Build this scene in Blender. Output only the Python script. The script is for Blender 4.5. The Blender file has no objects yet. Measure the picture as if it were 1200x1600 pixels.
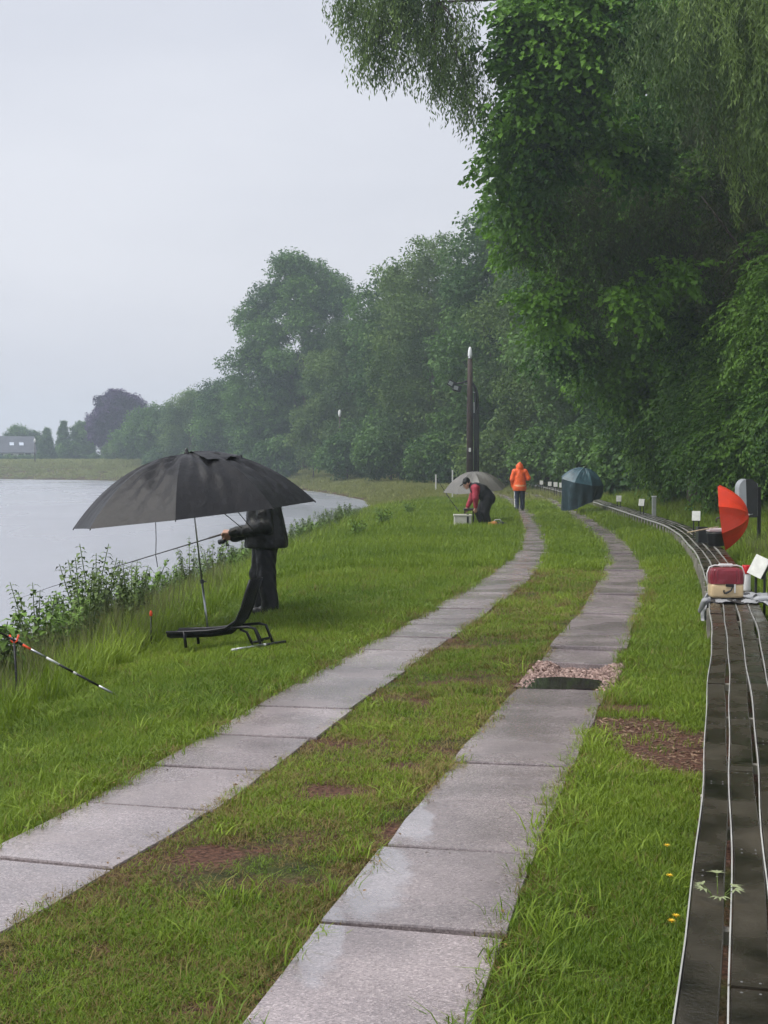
import bpy, bmesh, math, random
import numpy as np
from mathutils import Vector, Matrix, Euler

S = bpy.context.scene
COL = S.collection
PI = math.pi
random.seed(7); RNG = np.random.default_rng(7)

# ------------------------------------------------------------------ camera
CAM_H, FPX, PITCH = 1.75, 2133.0, math.atan(78 / 2133.0)
cam_d = bpy.data.cameras.new('camera')
cam = bpy.data.objects.new('camera', cam_d); COL.objects.link(cam)
cam.location = (0, 0, CAM_H)
cam.rotation_euler = (PI / 2 - PITCH, 0, 0)
cam_d.sensor_fit = 'VERTICAL'; cam_d.sensor_height = 36.0; cam_d.lens = 36.0 * FPX / 1600
cam_d.clip_start = 0.1; cam_d.clip_end = 5000
S.camera = cam
S.render.resolution_x, S.render.resolution_y = 768, 1024

# ------------------------------------------------------------------ sky, sun, exposure
SUN_EL, SUN_AZ = math.radians(56), math.radians(-104)     # azimuth from +Y, negative = left (over the water)
world = bpy.data.worlds.new('World'); S.world = world; world.use_nodes = True
nt = world.node_tree; nt.nodes.clear()
out = nt.nodes.new('ShaderNodeOutputWorld'); bg = nt.nodes.new('ShaderNodeBackground')
sky = nt.nodes.new('ShaderNodeTexSky'); sky.sky_type = 'NISHITA'; sky.sun_disc = False
sky.sun_elevation = SUN_EL; sky.sun_rotation = SUN_AZ; sky.air_density = 2.0; sky.dust_density = 6.0
tc = nt.nodes.new('ShaderNodeTexCoord'); mp = nt.nodes.new('ShaderNodeMapping')
mp.inputs['Scale'].default_value = (1.0, 1.0, 3.2)
nz = nt.nodes.new('ShaderNodeTexNoise'); nz.inputs['Scale'].default_value = 1.8
nz.inputs['Detail'].default_value = 5; nz.inputs['Roughness'].default_value = .5
ramp = nt.nodes.new('ShaderNodeValToRGB')
ramp.color_ramp.elements[0].position = .32; ramp.color_ramp.elements[0].color = (.295, .305, .35, 1)
ramp.color_ramp.elements[1].position = .70; ramp.color_ramp.elements[1].color = (.37, .377, .415, 1)
sc10 = nt.nodes.new('ShaderNodeVectorMath'); sc10.operation = 'SCALE'; sc10.inputs['Scale'].default_value = 10.0
mix = nt.nodes.new('ShaderNodeMixRGB'); mix.inputs[0].default_value = .92
L = nt.links.new
L(tc.outputs['Generated'], mp.inputs['Vector']); L(mp.outputs[0], nz.inputs['Vector'])
L(nz.outputs['Fac'], ramp.inputs[0]); L(ramp.outputs[0], sc10.inputs[0])
L(sky.outputs[0], mix.inputs[1]); L(sc10.outputs[0], mix.inputs[2])
L(mix.outputs[0], bg.inputs[0]); bg.inputs[1].default_value = .1; L(bg.outputs[0], out.inputs[0])

sun_d = bpy.data.lights.new('sun', 'SUN'); sun_d.energy = 1.5; sun_d.angle = math.radians(50)
sun_d.color = (1.0, .975, .94)
sun = bpy.data.objects.new('sun', sun_d); COL.objects.link(sun)
sdir = Vector((math.sin(SUN_AZ) * math.cos(SUN_EL), math.cos(SUN_AZ) * math.cos(SUN_EL), math.sin(SUN_EL)))
sun.rotation_euler = sdir.to_track_quat('Z', 'Y').to_euler()

S.view_settings.view_transform = 'Standard'; S.view_settings.look = 'None'
S.view_settings.gamma = 1.0; S.view_settings.exposure = 1.12
S.view_settings.use_curve_mapping = False
S.render.engine = 'CYCLES'
S.cycles.max_bounces = 6; S.cycles.diffuse_bounces = 2; S.cycles.glossy_bounces = 2;
S.cycles.use_adaptive_sampling = True; S.cycles.adaptive_threshold = .03; S.cycles.transmission_bounces = 4
S.cycles.volume_bounces = 1; S.cycles.use_denoising = True

# ------------------------------------------------------------------ pixel helpers (photo pixels, 1200 x 1600)
cp, sp = math.cos(PITCH), math.sin(PITCH)
def ray(u, v):
    x, y = (u - 600) / FPX, -(v - 800) / FPX
    return (x, cp + y * sp, -sp + y * cp)
def G(u, v, z=0.0):                       # point on the level z seen at pixel (u, v)
    d = ray(u, v); t = (z - CAM_H) / d[2]
    return Vector((d[0] * t, d[1] * t, z))
def P(u, v, Y):                           # point at distance Y seen at pixel (u, v)
    d = ray(u, v); t = Y / d[1]
    return Vector((d[0] * t, Y, CAM_H + d[2] * t))

# ------------------------------------------------------------------ object helpers
def tag(o, label=None, cat=None, group=None, kind=None):
    if label: o['label'] = label
    if cat: o['category'] = cat
    if group: o['group'] = group
    if kind: o['kind'] = kind
    return o
def empty(name, loc=(0, 0, 0), rz=0.0):
    o = bpy.data.objects.new(name, None); COL.objects.link(o)
    o.location = loc; o.rotation_euler = (0, 0, rz); o.empty_display_size = .2
    return o
def make_mesh(name, verts, faces, mats, smooth=False, fmat=None):
    me = bpy.data.meshes.new(name)
    me.from_pydata([tuple(v) for v in verts], [], [tuple(f) for f in faces])
    if not isinstance(mats, (list, tuple)): mats = [mats]
    for m in mats: me.materials.append(m)
    if fmat is not None: me.polygons.foreach_set('material_index', np.asarray(fmat, dtype=np.int32))
    if smooth: me.polygons.foreach_set('use_smooth', np.ones(len(me.polygons), dtype=bool))
    me.update()
    return me
def link(name, me, parent=None, loc=None, rot=None):
    o = bpy.data.objects.new(name, me); COL.objects.link(o)
    if parent: o.parent = parent
    if loc is not None: o.location = loc
    if rot is not None: o.rotation_euler = rot
    return o
class MB:
    def __init__(s): s.v = []; s.f = []; s.m = []
    def add(s, vs, fs, m=0):
        b = len(s.v); s.v += [tuple(v) for v in vs]
        s.f += [tuple(i + b for i in f) for f in fs]; s.m += [m] * len(fs); return s
    def box(s, c, d, M=None, m=0, ch=0.0):
        x, y, z = [q / 2 for q in d]; c = Vector(c)
        if ch <= 0:
            vs = [Vector((i * x, j * y, k * z)) for k in (-1, 1) for j in (-1, 1) for i in (-1, 1)]
            fs = [(0, 2, 3, 1), (4, 5, 7, 6), (0, 1, 5, 4), (2, 6, 7, 3), (0, 4, 6, 2), (1, 3, 7, 5)]
        else:
            bm = bmesh.new(); bmesh.ops.create_cube(bm, size=1)
            for v in bm.verts: v.co = Vector((v.co.x * d[0], v.co.y * d[1], v.co.z * d[2]))
            bmesh.ops.bevel(bm, geom=bm.edges[:], offset=ch, segments=2, affect='EDGES', profile=.6)
            bm.verts.ensure_lookup_table(); bm.verts.index_update()
            vs = [v.co.copy() for v in bm.verts]; fs = [[v.index for v in f.verts] for f in bm.faces]; bm.free()
        if M is not None: vs = [M @ v for v in vs]
        return s.add([c + v for v in vs], fs, m)
    def tube(s, pts, rad, n=8, cap=True, m=0):
        pts = [Vector(p) for p in pts]
        if not isinstance(rad, (list, tuple)): rad = [rad] * len(pts)
        vs, fs = [], []; up0 = None
        for i, p in enumerate(pts):
            t = (pts[min(i + 1, len(pts) - 1)] - pts[max(i - 1, 0)]).normalized()
            if up0 is None: up0 = Vector((0, 0, 1)) if abs(t.z) < .9 else Vector((1, 0, 0))
            a = t.cross(up0).normalized(); b = t.cross(a).normalized(); up0 = -b if b.length else up0
            up0 = a.cross(t).normalized()
            for k in range(n):
                w = 2 * PI * k / n
                vs.append(p + (a * math.cos(w) + up0 * math.sin(w)) * rad[i])
        for i in range(len(pts) - 1):
            for k in range(n):
                fs.append((i * n + k, i * n + (k + 1) % n, (i + 1) * n + (k + 1) % n, (i + 1) * n + k))
        if cap:
            fs.append(tuple(range(n - 1, -1, -1))); fs.append(tuple((len(pts) - 1) * n + k for k in range(n)))
        return s.add(vs, fs, m)
    def lathe(s, prof, n=20, c=(0, 0, 0), M=None, m=0):
        vs, fs = [], []; c = Vector(c)
        for r, z in prof:
            for k in range(n):
                w = 2 * PI * k / n; v = Vector((r * math.cos(w), r * math.sin(w), z))
                vs.append(c + (M @ v if M is not None else v))
        for i in range(len(prof) - 1):
            for k in range(n):
                fs.append((i * n + k, i * n + (k + 1) % n, (i + 1) * n + (k + 1) % n, (i + 1) * n + k))
        fs.append(tuple(range(n - 1, -1, -1))); fs.append(tuple((len(prof) - 1) * n + k for k in range(n)))
        return s.add(vs, fs, m)
    def mesh(s, name, mats, smooth=False): return make_mesh(name, s.v, s.f, mats, smooth, s.m)
    def build(s, name, mats, parent=None, smooth=False, loc=None, rot=None):
        return link(name, s.mesh(name, mats, smooth), parent, loc, rot)
def copy_tree(o, parent=None):
    c = o.copy(); COL.objects.link(c)
    if parent: c.parent = parent
    for ch in list(o.children): copy_tree(ch, c)
    return c

# ------------------------------------------------------------------ materials
def mat(name, col, rough=.6, var=.25, scale=8.0, bump=0.0, bscale=None, metal=0.0, col2=None, spec=.5, coords='Object', rv=0.0, detail=5):
    m = bpy.data.materials.new(name); m.use_nodes = True
    n = m.node_tree.nodes; l = m.node_tree.links.new; b = n['Principled BSDF']
    b.inputs['Roughness'].default_value = rough; b.inputs['Metallic'].default_value = metal
    b.inputs['Specular IOR Level'].default_value = spec
    t = n.new('ShaderNodeTexCoord'); z = n.new('ShaderNodeTexNoise')
    z.inputs['Scale'].default_value = scale; z.inputs['Detail'].default_value = detail
    if coords == 'World':
        g = n.new('ShaderNodeNewGeometry'); src = g.outputs['Position']
    else: src = t.outputs[coords]
    l(src, z.inputs['Vector'])
    r = n.new('ShaderNodeValToRGB'); e = r.color_ramp.elements
    c2 = col2 or tuple(min(1, c * (1 + var)) for c in col)
    c1 = tuple(c * (1 - var) for c in col)
    e[0].position = .32; e[0].color = (*c1, 1); e[1].position = .68; e[1].color = (*c2, 1)
    l(z.outputs['Fac'], r.inputs[0]); l(r.outputs[0], b.inputs['Base Color'])
    if rv:
        mr = n.new('ShaderNodeMapRange'); mr.inputs[1].default_value = .35; mr.inputs[2].default_value = .65
        mr.inputs[3].default_value = max(.02, rough - rv); mr.inputs[4].default_value = min(1, rough + rv)
        l(z.outputs['Fac'], mr.inputs[0]); l(mr.outputs[0], b.inputs['Roughness'])
    if bump:
        z2 = n.new('ShaderNodeTexNoise'); z2.inputs['Scale'].default_value = bscale or scale * 3
        z2.inputs['Detail'].default_value = 4
        l(src, z2.inputs['Vector']); bp = n.new('ShaderNodeBump'); bp.inputs['Strength'].default_value = bump
        bp.inputs['Distance'].default_value = .02
        l(z2.outputs['Fac'], bp.inputs['Height']); l(bp.outputs[0], b.inputs['Normal'])
    return m
def leaf_mat(name, c_dark, c_light, rough=.42, trans=.28, spec=.22):
    m = bpy.data.materials.new(name); m.use_nodes = True
    n = m.node_tree.nodes; l = m.node_tree.links.new; b = n['Principled BSDF']
    a = n.new('ShaderNodeAttribute'); a.attribute_type = 'INSTANCER'; a.attribute_name = 'tint'
    r = n.new('ShaderNodeValToRGB'); e = r.color_ramp.elements
    e[0].position = 0; e[0].color = (*c_dark, 1); e[1].position = 1; e[1].color = (*c_light, 1)
    l(a.outputs['Fac'], r.inputs[0]); l(r.outputs[0], b.inputs['Base Color'])
    b.inputs['Roughness'].default_value = rough; b.inputs['Specular IOR Level'].default_value = spec
    tr = n.new('ShaderNodeBsdfTranslucent'); l(r.outputs[0], tr.inputs[0])
    mx = n.new('ShaderNodeMixShader'); mx.inputs[0].default_value = trans
    l(b.outputs[0], mx.inputs[1]); l(tr.outputs[0], mx.inputs[2])
    l(mx.outputs[0], n['Material Output'].inputs[0])
    return m

# ------------------------------------------------------------------ curves
def catmull(pts, step=.25):
    pts = [np.array(p, float) for p in pts]
    pts = [2 * pts[0] - pts[1]] + pts + [2 * pts[-1] - pts[-2]]
    o = []
    for i in range(1, len(pts) - 2):
        p0, p1, p2, p3 = pts[i - 1:i + 3]; n = max(2, int(np.linalg.norm(p2 - p1) / step))
        for k in range(n):
            t = k / n
            o.append(.5 * (2 * p1 + (p2 - p0) * t + (2 * p0 - 5 * p1 + 4 * p2 - p3) * t * t + (3 * p1 - p0 - 3 * p2 + p3) * t ** 3))
    o.append(pts[-2]); return np.array(o)
class Curve2:
    def __init__(s, pts, step=.25, smooth=0):
        c = catmull(pts, step)
        for _ in range(smooth): c[1:-1] = (c[:-2] + 2 * c[1:-1] + c[2:]) / 4
        s.c = c; d = np.linalg.norm(np.diff(c, axis=0), axis=1); s.s = np.concatenate([[0], np.cumsum(d)]); s.len = s.s[-1]
    def at(s, q): return np.array([np.interp(q, s.s, s.c[:, 0]), np.interp(q, s.s, s.c[:, 1])])
    def dir(s, q):
        d = s.at(q + .3) - s.at(q - .3); return d / (np.linalg.norm(d) + 1e-9)
    def s_of_y(s, y): return float(np.interp(y, s.c[:, 1], s.s))
    def sdist(s, X, Y):                    # + to the right of the running direction
        k = max(1, int(round(.9 / (s.len / len(s.c))))); C = s.c[::k] if (len(s.c) - 1) % k == 0 else np.vstack([s.c[::k], s.c[-1:]])
        C = C.astype(np.float32); X = np.asarray(X, np.float32); Y = np.asarray(Y, np.float32)
        A = C[:-1]; B = C[1:]; D = B - A; LL = (D ** 2).sum(1) + 1e-9
        out = np.empty(len(X))
        for i in range(0, len(X), 4000):
            x = X[i:i + 4000, None]; y = Y[i:i + 4000, None]
            t = np.clip(((x - A[:, 0]) * D[:, 0] + (y - A[:, 1]) * D[:, 1]) / LL, 0, 1)
            dx = x - A[:, 0] - t * D[:, 0]; dy = y - A[:, 1] - t * D[:, 1]
            d2 = dx * dx + dy * dy; j = d2.argmin(1); k = np.arange(len(j))
            cr = D[j, 0] * dy[k, j] - D[j, 1] * dx[k, j]
            out[i:i + 4000] = np.sqrt(d2[k, j]) * np.where(cr > 0, -1, 1)
        return out
def g2(u, v, z=0): p = G(u, v, z); return (p.x, p.y)

shore = Curve2([(-7, -60), (-5.4, -10), (-5.2, 0), (-5.0, 8), (-4.6, 14), (-4.0, 22), (-3.0, 35), (-1.9, 50), (-1.0, 68), (-.9, 84),
                (-2.2, 100), (-8, 130), (-20, 165), (-38, 193), (-62, 215), (-120, 246), (-300, 300), (-700, 380)], 1.2)
left_pts = [(-2.9, .5), (-2.45, 3.2), g2(-40, 1413), g2(130, 1323), g2(276, 1240), g2(379, 1173), g2(453, 1123), g2(520, 1080), g2(588, 1037),
            g2(632, 1007), g2(697, 970), g2(729, 947), g2(779, 915), g2(807, 890), g2(832, 862), g2(832, 840), g2(827, 822), g2(817, 802), g2(801, 786), g2(783, 775),
            (5.6, 95), (1.5, 116), (-6.5, 140)]
right_pts = [(-.75, .5), (-.42, 2.6), g2(572, 1600), g2(642, 1440), g2(727, 1322), g2(778, 1230), g2(810, 1175), g2(880, 1077), g2(910, 1040),
             g2(926, 1002), g2(940, 975), g2(957, 955), g2(972, 912), g2(979, 887), g2(973, 870), g2(958, 847), g2(934, 827), g2(916, 815), g2(892, 800), g2(868, 787), g2(849, 779),
             (7.6, 95), (3.4, 117), (-4.8, 142)]
stripL = Curve2(left_pts, .25, 30); stripR = Curve2(right_pts, .25, 30)
BZ = .30
bench_pts = [(1.06, -1.0), (.98, 1.0), g2(1030, 1900, BZ), g2(1057, 1600, BZ), g2(1070, 1462, BZ), g2(1089, 1272, BZ), g2(1100, 1162, BZ), g2(1107, 1050, BZ), g2(1111, 985, BZ),
             g2(1109, 950, BZ), g2(1102, 905, BZ), g2(1094, 877, BZ), g2(1076, 850, BZ), g2(1046, 824, BZ), g2(1000, 807, BZ), g2(950, 791, BZ), g2(919, 781, BZ), g2(880, 769, BZ), g2(840, 759, BZ), (9.2, 100)]
bench_c = Curve2(bench_pts, .2, 12)

def sm(x, a, b): t = np.clip((x - a) / (b - a), 0, 1); return t * t * (3 - 2 * t)
def vnoise(x, y, f, seed):
    r = np.random.default_rng(seed); o = 0
    for k in range(5):
        a = r.uniform(0, 2 * PI); q = f * r.uniform(.6, 1.7); ph = r.uniform(0, 9, 2)
        o = o + np.sin((x * math.cos(a) + y * math.sin(a)) * q + ph[0]) * np.cos((x * -math.sin(a) + y * math.cos(a)) * q * .8 + ph[1])
    return o / 5
def ground_z(X, Y, full=False):
    X = np.atleast_1d(np.asarray(X, float)); Y = np.atleast_1d(np.asarray(Y, float))
    d = shore.sdist(X, Y); b = bench_c.sdist(X, Y)
    z = np.interp(d, [-60, -3, 0, .5, 1.2, 2.2, 3.4, 500], [-2.6, -2.0, -.92, -.66, -.40, -.19, 0, 0])
    z = z + 1.85 * sm(Y, 105, 200) * sm(d, .5, 11)
    z = z + np.where((b > 0) & (Y > 2), (sm(b, .9, 5.5) * .85 + sm(b, 5, 20) * .8) * (1 - sm(Y, 95, 150)) * sm(Y, 8, 20), 0)
    near = np.full(len(X), 9.0); q = (Y > -3) & (Y < 110) & (np.abs(X) < 16)
    sl = np.full(len(X), -9.0); sr = np.full(len(X), 9.0)
    if q.any(): sl[q] = stripL.sdist(X[q], Y[q]); sr[q] = stripR.sdist(X[q], Y[q]); near = np.minimum(np.abs(sl), np.abs(sr))
    z = z + vnoise(X, Y, 2.2, 3) * .05 * sm(near, .5, 1.6) + vnoise(X, Y, 7, 5) * .012 * sm(near, .4, .8)
    z = z - .05 * (1 - sm(near, .14, .29)) * (Y < 100)
    return (z, d, b, sl, sr) if full else z
def gz(x, y): return float(ground_z([x], [y])[0])

# bare patches (centre x, y, half sizes) shared by the soil colour and the grass density
def patch(u, v, wpx, hpx):
    p = G(u, v); q = G(u + wpx, v); r1 = G(u, v - hpx); r2 = G(u, v + hpx)
    return (p.x, (r1.y + r2.y) / 2, abs(q.x - p.x), abs(r1.y - r2.y) / 2)
SOIL = [patch(1035, 1175, 100, 56), patch(150, 1483, 34, 18), patch(520, 1240, 80, 16), patch(985, 1108, 62, 9),
        patch(330, 1338, 60, 20), patch(640, 1200, 40, 12), patch(300, 1415, 26, 10), patch(930, 1530, 55, 12), patch(900, 1430, 40, 10),
        patch(660, 1098, 26, 7), patch(320, 1580, 80, 14), patch(890, 1058, 76, 20), patch(690, 1240, 26, 16), patch(600, 1300, 22, 18)]

# ================================================================== the large structure
# ground sheet (polar grid round the camera: even in the picture, one sheet to the horizon)
def build_ground():
    th = np.concatenate([np.linspace(-180, -24, 52)[:-1], np.linspace(-24, 24, 360), np.linspace(24, 180, 52)[1:-1]])
    r = np.concatenate([[.25], np.geomspace(.8, 640, 250)])
    T, R = np.meshgrid(np.radians(th), r, indexing='ij')
    X = (R * np.sin(T)).ravel(); Y = (R * np.cos(T)).ravel()
    Z = ground_z(X, Y)
    nt_, nr = len(th), len(r)
    i, j = np.meshgrid(np.arange(nt_), np.arange(nr - 1), indexing='ij'); i2 = (i + 1) % nt_
    F = np.stack([i * nr + j, i * nr + j + 1, i2 * nr + j + 1, i2 * nr + j], -1).reshape(-1, 4)
    V = np.stack([X, Y, Z], 1)
    V = np.vstack([V, [[0, 0, V[0, 2]]]]); c = len(V) - 1
    me = bpy.data.meshes.new('ground')
    tri = [(c, k * nr, ((k + 1) % nt_) * nr) for k in range(nt_)]
    me.from_pydata(V.tolist(), [], F[:, ::-1].tolist() and [tuple(f) for f in F[:, ::-1]] + [(a, c2, b2) for a, b2, c2 in tri])
    me.polygons.foreach_set('use_smooth', np.ones(len(me.polygons), dtype=bool))
    return me
def ground_material():
    m = bpy.data.materials.new('soil_and_turf'); m.use_nodes = True
    n = m.node_tree.nodes; l = m.node_tree.links.new; b = n['Principled BSDF']
    g = n.new('ShaderNodeNewGeometry'); pos = g.outputs['Position']
    def noise(s, d=6):
        z = n.new('ShaderNodeTexNoise'); z.inputs['Scale'].default_value = s; z.inputs['Detail'].default_value = d
        l(pos, z.inputs['Vector']); return z.outputs['Fac']
    def ramp(f, p0, c0, p1, c1):
        r = n.new('ShaderNodeValToRGB'); e = r.color_ramp.elements
        e[0].position = p0; e[0].color = (*c0, 1); e[1].position = p1; e[1].color = (*c1, 1); l(f, r.inputs[0]); return r.outputs[0]
    soil = ramp(noise(38), .35, (.045, .024, .017), .7, (.17, .088, .06))
    turf = ramp(noise(9), .35, (.030, .034, .012), .7, (.07, .085, .024))
    mask = None
    nf = noise(5.5)
    for (cx, cy, hx, hy) in SOIL:
        s = n.new('ShaderNodeVectorMath'); s.operation = 'SUBTRACT'; s.inputs[1].default_value = (cx, cy, 0); l(pos, s.inputs[0])
        k = n.new('ShaderNodeVectorMath'); k.operation = 'MULTIPLY'; k.inputs[1].default_value = (1 / hx, 1 / hy, 0); l(s.outputs[0], k.inputs[0])
        q = n.new('ShaderNodeVectorMath'); q.operation = 'LENGTH'; l(k.outputs[0], q.inputs[0])
        if mask is None: mask = q.outputs['Value']
        else:
            mn = n.new('ShaderNodeMath'); mn.operation = 'MINIMUM'; l(mask, mn.inputs[0]); l(q.outputs['Value'], mn.inputs[1]); mask = mn.outputs[0]
    ad = n.new('ShaderNodeMath'); ad.operation = 'ADD'; l(mask, ad.inputs[0]); l(nf, ad.inputs[1])
    mr = n.new('ShaderNodeMapRange'); mr.inputs[1].default_value = 1.3; mr.inputs[2].default_value = 1.75; l(ad.outputs[0], mr.inputs[0])
    mr2 = n.new('ShaderNodeMapRange'); mr2.inputs[1].default_value = .40; mr2.inputs[2].default_value = .62; l(noise(2.3), mr2.inputs[0])
    mul = n.new('ShaderNodeMath'); mul.operation = 'MULTIPLY'; l(mr.outputs[0], mul.inputs[0]); l(mr2.outputs[0], mul.inputs[1])
    mx = n.new('ShaderNodeMixRGB'); l(mul.outputs[0], mx.inputs[0]); l(soil, mx.inputs[1]); l(turf, mx.inputs[2])
    l(mx.outputs[0], b.inputs['Base Color']); b.inputs['Roughness'].default_value = .8; b.inputs['Specular IOR Level'].default_value = .12
    bp = n.new('ShaderNodeBump'); bp.inputs['Strength'].default_value = .8; bp.inputs['Distance'].default_value = .03
    l(noise(45), bp.inputs['Height']); l(bp.outputs[0], b.inputs['Normal'])
    return m
me = build_ground(); me.materials.append(ground_material())
ground = link('ground', me); tag(ground, 'grassy canal bank with worn bare soil patches', 'ground', kind='structure')

# water
def water_material():
    m = bpy.data.materials.new('canal_water'); m.use_nodes = True
    n = m.node_tree.nodes; l = m.node_tree.links.new; b = n['Principled BSDF']
    b.inputs['Base Color'].default_value = (.30, .31, .345, 1); b.inputs['Roughness'].default_value = .25
    b.inputs['IOR'].default_value = 1.333
    g = n.new('ShaderNodeNewGeometry'); mp = n.new('ShaderNodeMapping'); mp.inputs['Scale'].default_value = (.8, .35, 1)
    l(g.outputs['Position'], mp.inputs[0])
    z = n.new('ShaderNodeTexNoise'); z.inputs['Scale'].default_value = 3.0; z.inputs['Detail'].default_value = 5
    z3 = n.new('ShaderNodeTexNoise'); z3.inputs['Scale'].default_value = .12; z3.inputs['Detail'].default_value = 3
    l(mp.outputs[0], z.inputs['Vector']); l(mp.outputs[0], z3.inputs['Vector'])
    mr = n.new('ShaderNodeMapRange'); mr.inputs[1].default_value = .35; mr.inputs[2].default_value = .65
    mr.inputs[3].default_value = .20; mr.inputs[4].default_value = .34; l(z3.outputs['Fac'], mr.inputs[0]); l(mr.outputs[0], b.inputs['Roughness'])
    bp = n.new('ShaderNodeBump'); bp.inputs['Strength'].default_value = .35; bp.inputs['Distance'].default_value = .03
    l(z.outputs['Fac'], bp.inputs['Height']); l(bp.outputs[0], b.inputs['Normal'])
    return m
WZ = -.9
mb = MB(); mb.add([(-630, -200, WZ), (40, -200, WZ), (40, 500, WZ), (-630, 500, WZ)], [(0, 1, 2, 3)])
water = mb.build('water', water_material()); tag(water, 'grey rain-dulled canal water', 'water', kind='structure')

# concrete track: two strips of slabs
def concrete_material():
    m = bpy.data.materials.new('wet_aggregate_concrete'); m.use_nodes = True
    n = m.node_tree.nodes; l = m.node_tree.links.new; b = n['Principled BSDF']
    g = n.new('ShaderNodeNewGeometry'); pos = g.outputs['Position']; oi = n.new('ShaderNodeObjectInfo')
    def noise(s, d=5):
        z = n.new('ShaderNodeTexNoise'); z.inputs['Scale'].default_value = s; z.inputs['Detail'].default_value = d; l(pos, z.inputs['Vector']); return z.outputs['Fac']
    v = n.new('ShaderNodeTexVoronoi'); v.inputs['Scale'].default_value = 140; l(pos, v.inputs['Vector'])
    sep = n.new('ShaderNodeSeparateColor'); l(v.outputs['Color'], sep.inputs[0])
    r = n.new('ShaderNodeValToRGB'); e = r.color_ramp.elements
    e[0].position = 0; e[0].color = (.165, .14, .14, 1); e[1].position = 1; e[1].color = (.42, .375, .37, 1)
    for p, c in ((.3, (.235, .206, .208)), (.6, (.27, .235, .236)), (.85, (.31, .272, .27))):
        q = r.color_ramp.elements.new(p); q.color = (*c, 1)
    l(sep.outputs[0], r.inputs[0])
    r2 = n.new('ShaderNodeValToRGB'); e = r2.color_ramp.elements
    e[0].position = .34; e[0].color = (.70, .67, .665, 1); e[1].position = .62; e[1].color = (1.08, 1.04, 1.03, 1); l(noise(1.7, 8), r2.inputs[0])
    mx = n.new('ShaderNodeMixRGB'); mx.blend_type = 'MULTIPLY'; mx.inputs[0].default_value = 1; l(r.outputs[0], mx.inputs[1]); l(r2.outputs[0], mx.inputs[2])
    rm = n.new('ShaderNodeMapRange'); rm.inputs[3].default_value = .88; rm.inputs[4].default_value = 1.2; l(oi.outputs['Random'], rm.inputs[0])
    vs = n.new('ShaderNodeVectorMath'); vs.operation = 'SCALE'; l(mx.outputs[0], vs.inputs[0]); l(rm.outputs[0], vs.inputs['Scale'])
    l(vs.outputs[0], b.inputs['Base Color'])
    mr = n.new('ShaderNodeMapRange'); mr.inputs[1].default_value = .38; mr.inputs[2].default_value = .62; mr.inputs[3].default_value = .10; mr.inputs[4].default_value = .34
    l(noise(1.4, 6), mr.inputs[0]); l(mr.outputs[0], b.inputs['Roughness']); b.inputs['Specular IOR Level'].default_value = .6
    mask = None                                   # standing water film in the worn hollows of the slabs
    for (cx, cy, hx, hy) in WET:
        s_ = n.new('ShaderNodeVectorMath'); s_.operation = 'SUBTRACT'; s_.inputs[1].default_value = (cx, cy, 0); l(pos, s_.inputs[0])
        k_ = n.new('ShaderNodeVectorMath'); k_.operation = 'MULTIPLY'; k_.inputs[1].default_value = (1 / hx, 1 / hy, 0); l(s_.outputs[0], k_.inputs[0])
        q_ = n.new('ShaderNodeVectorMath'); q_.operation = 'LENGTH'; l(k_.outputs[0], q_.inputs[0])
        if mask is None: mask = q_.outputs['Value']
        else:
            mn = n.new('ShaderNodeMath'); mn.operation = 'MINIMUM'; l(mask, mn.inputs[0]); l(q_.outputs['Value'], mn.inputs[1]); mask = mn.outputs[0]
    ad = n.new('ShaderNodeMath'); ad.operation = 'ADD'; l(mask, ad.inputs[0]); l(noise(7, 3), ad.inputs[1])
    wm = n.new('ShaderNodeMapRange'); wm.inputs[1].default_value = 1.58; wm.inputs[2].default_value = 1.30; l(ad.outputs[0], wm.inputs[0])
    wmx = n.new('ShaderNodeMapRange'); wmx.inputs[3].default_value = .15; wmx.inputs[4].default_value = 1.0; l(wm.outputs[0], wmx.inputs[0]); l(wmx.outputs[0], b.inputs['Coat Weight']); cr = n.new('ShaderNodeMapRange'); cr.inputs[3].default_value = .22; cr.inputs[4].default_value = .03; l(wm.outputs[0], cr.inputs[0]); l(cr.outputs[0], b.inputs['Coat Roughness']); b.inputs['Coat IOR'].default_value = 2.4
    bp = n.new('ShaderNodeBump'); bp.inputs['Strength'].default_value = .18; bp.inputs['Distance'].default_value = .005
    l(v.outputs['Distance'], bp.inputs['Height']); l(bp.outputs[0], b.inputs['Normal'])
    return m
WET = [patch(575, 1375, 66, 66), patch(645, 1290, 34, 34), patch(690, 1195, 20, 24), patch(500, 1480, 40, 70)]
M_CONC = concrete_material()
GAP_Y = (10.42, 11.72)           # one slab of the right strip is missing: gravel and a puddle
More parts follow.
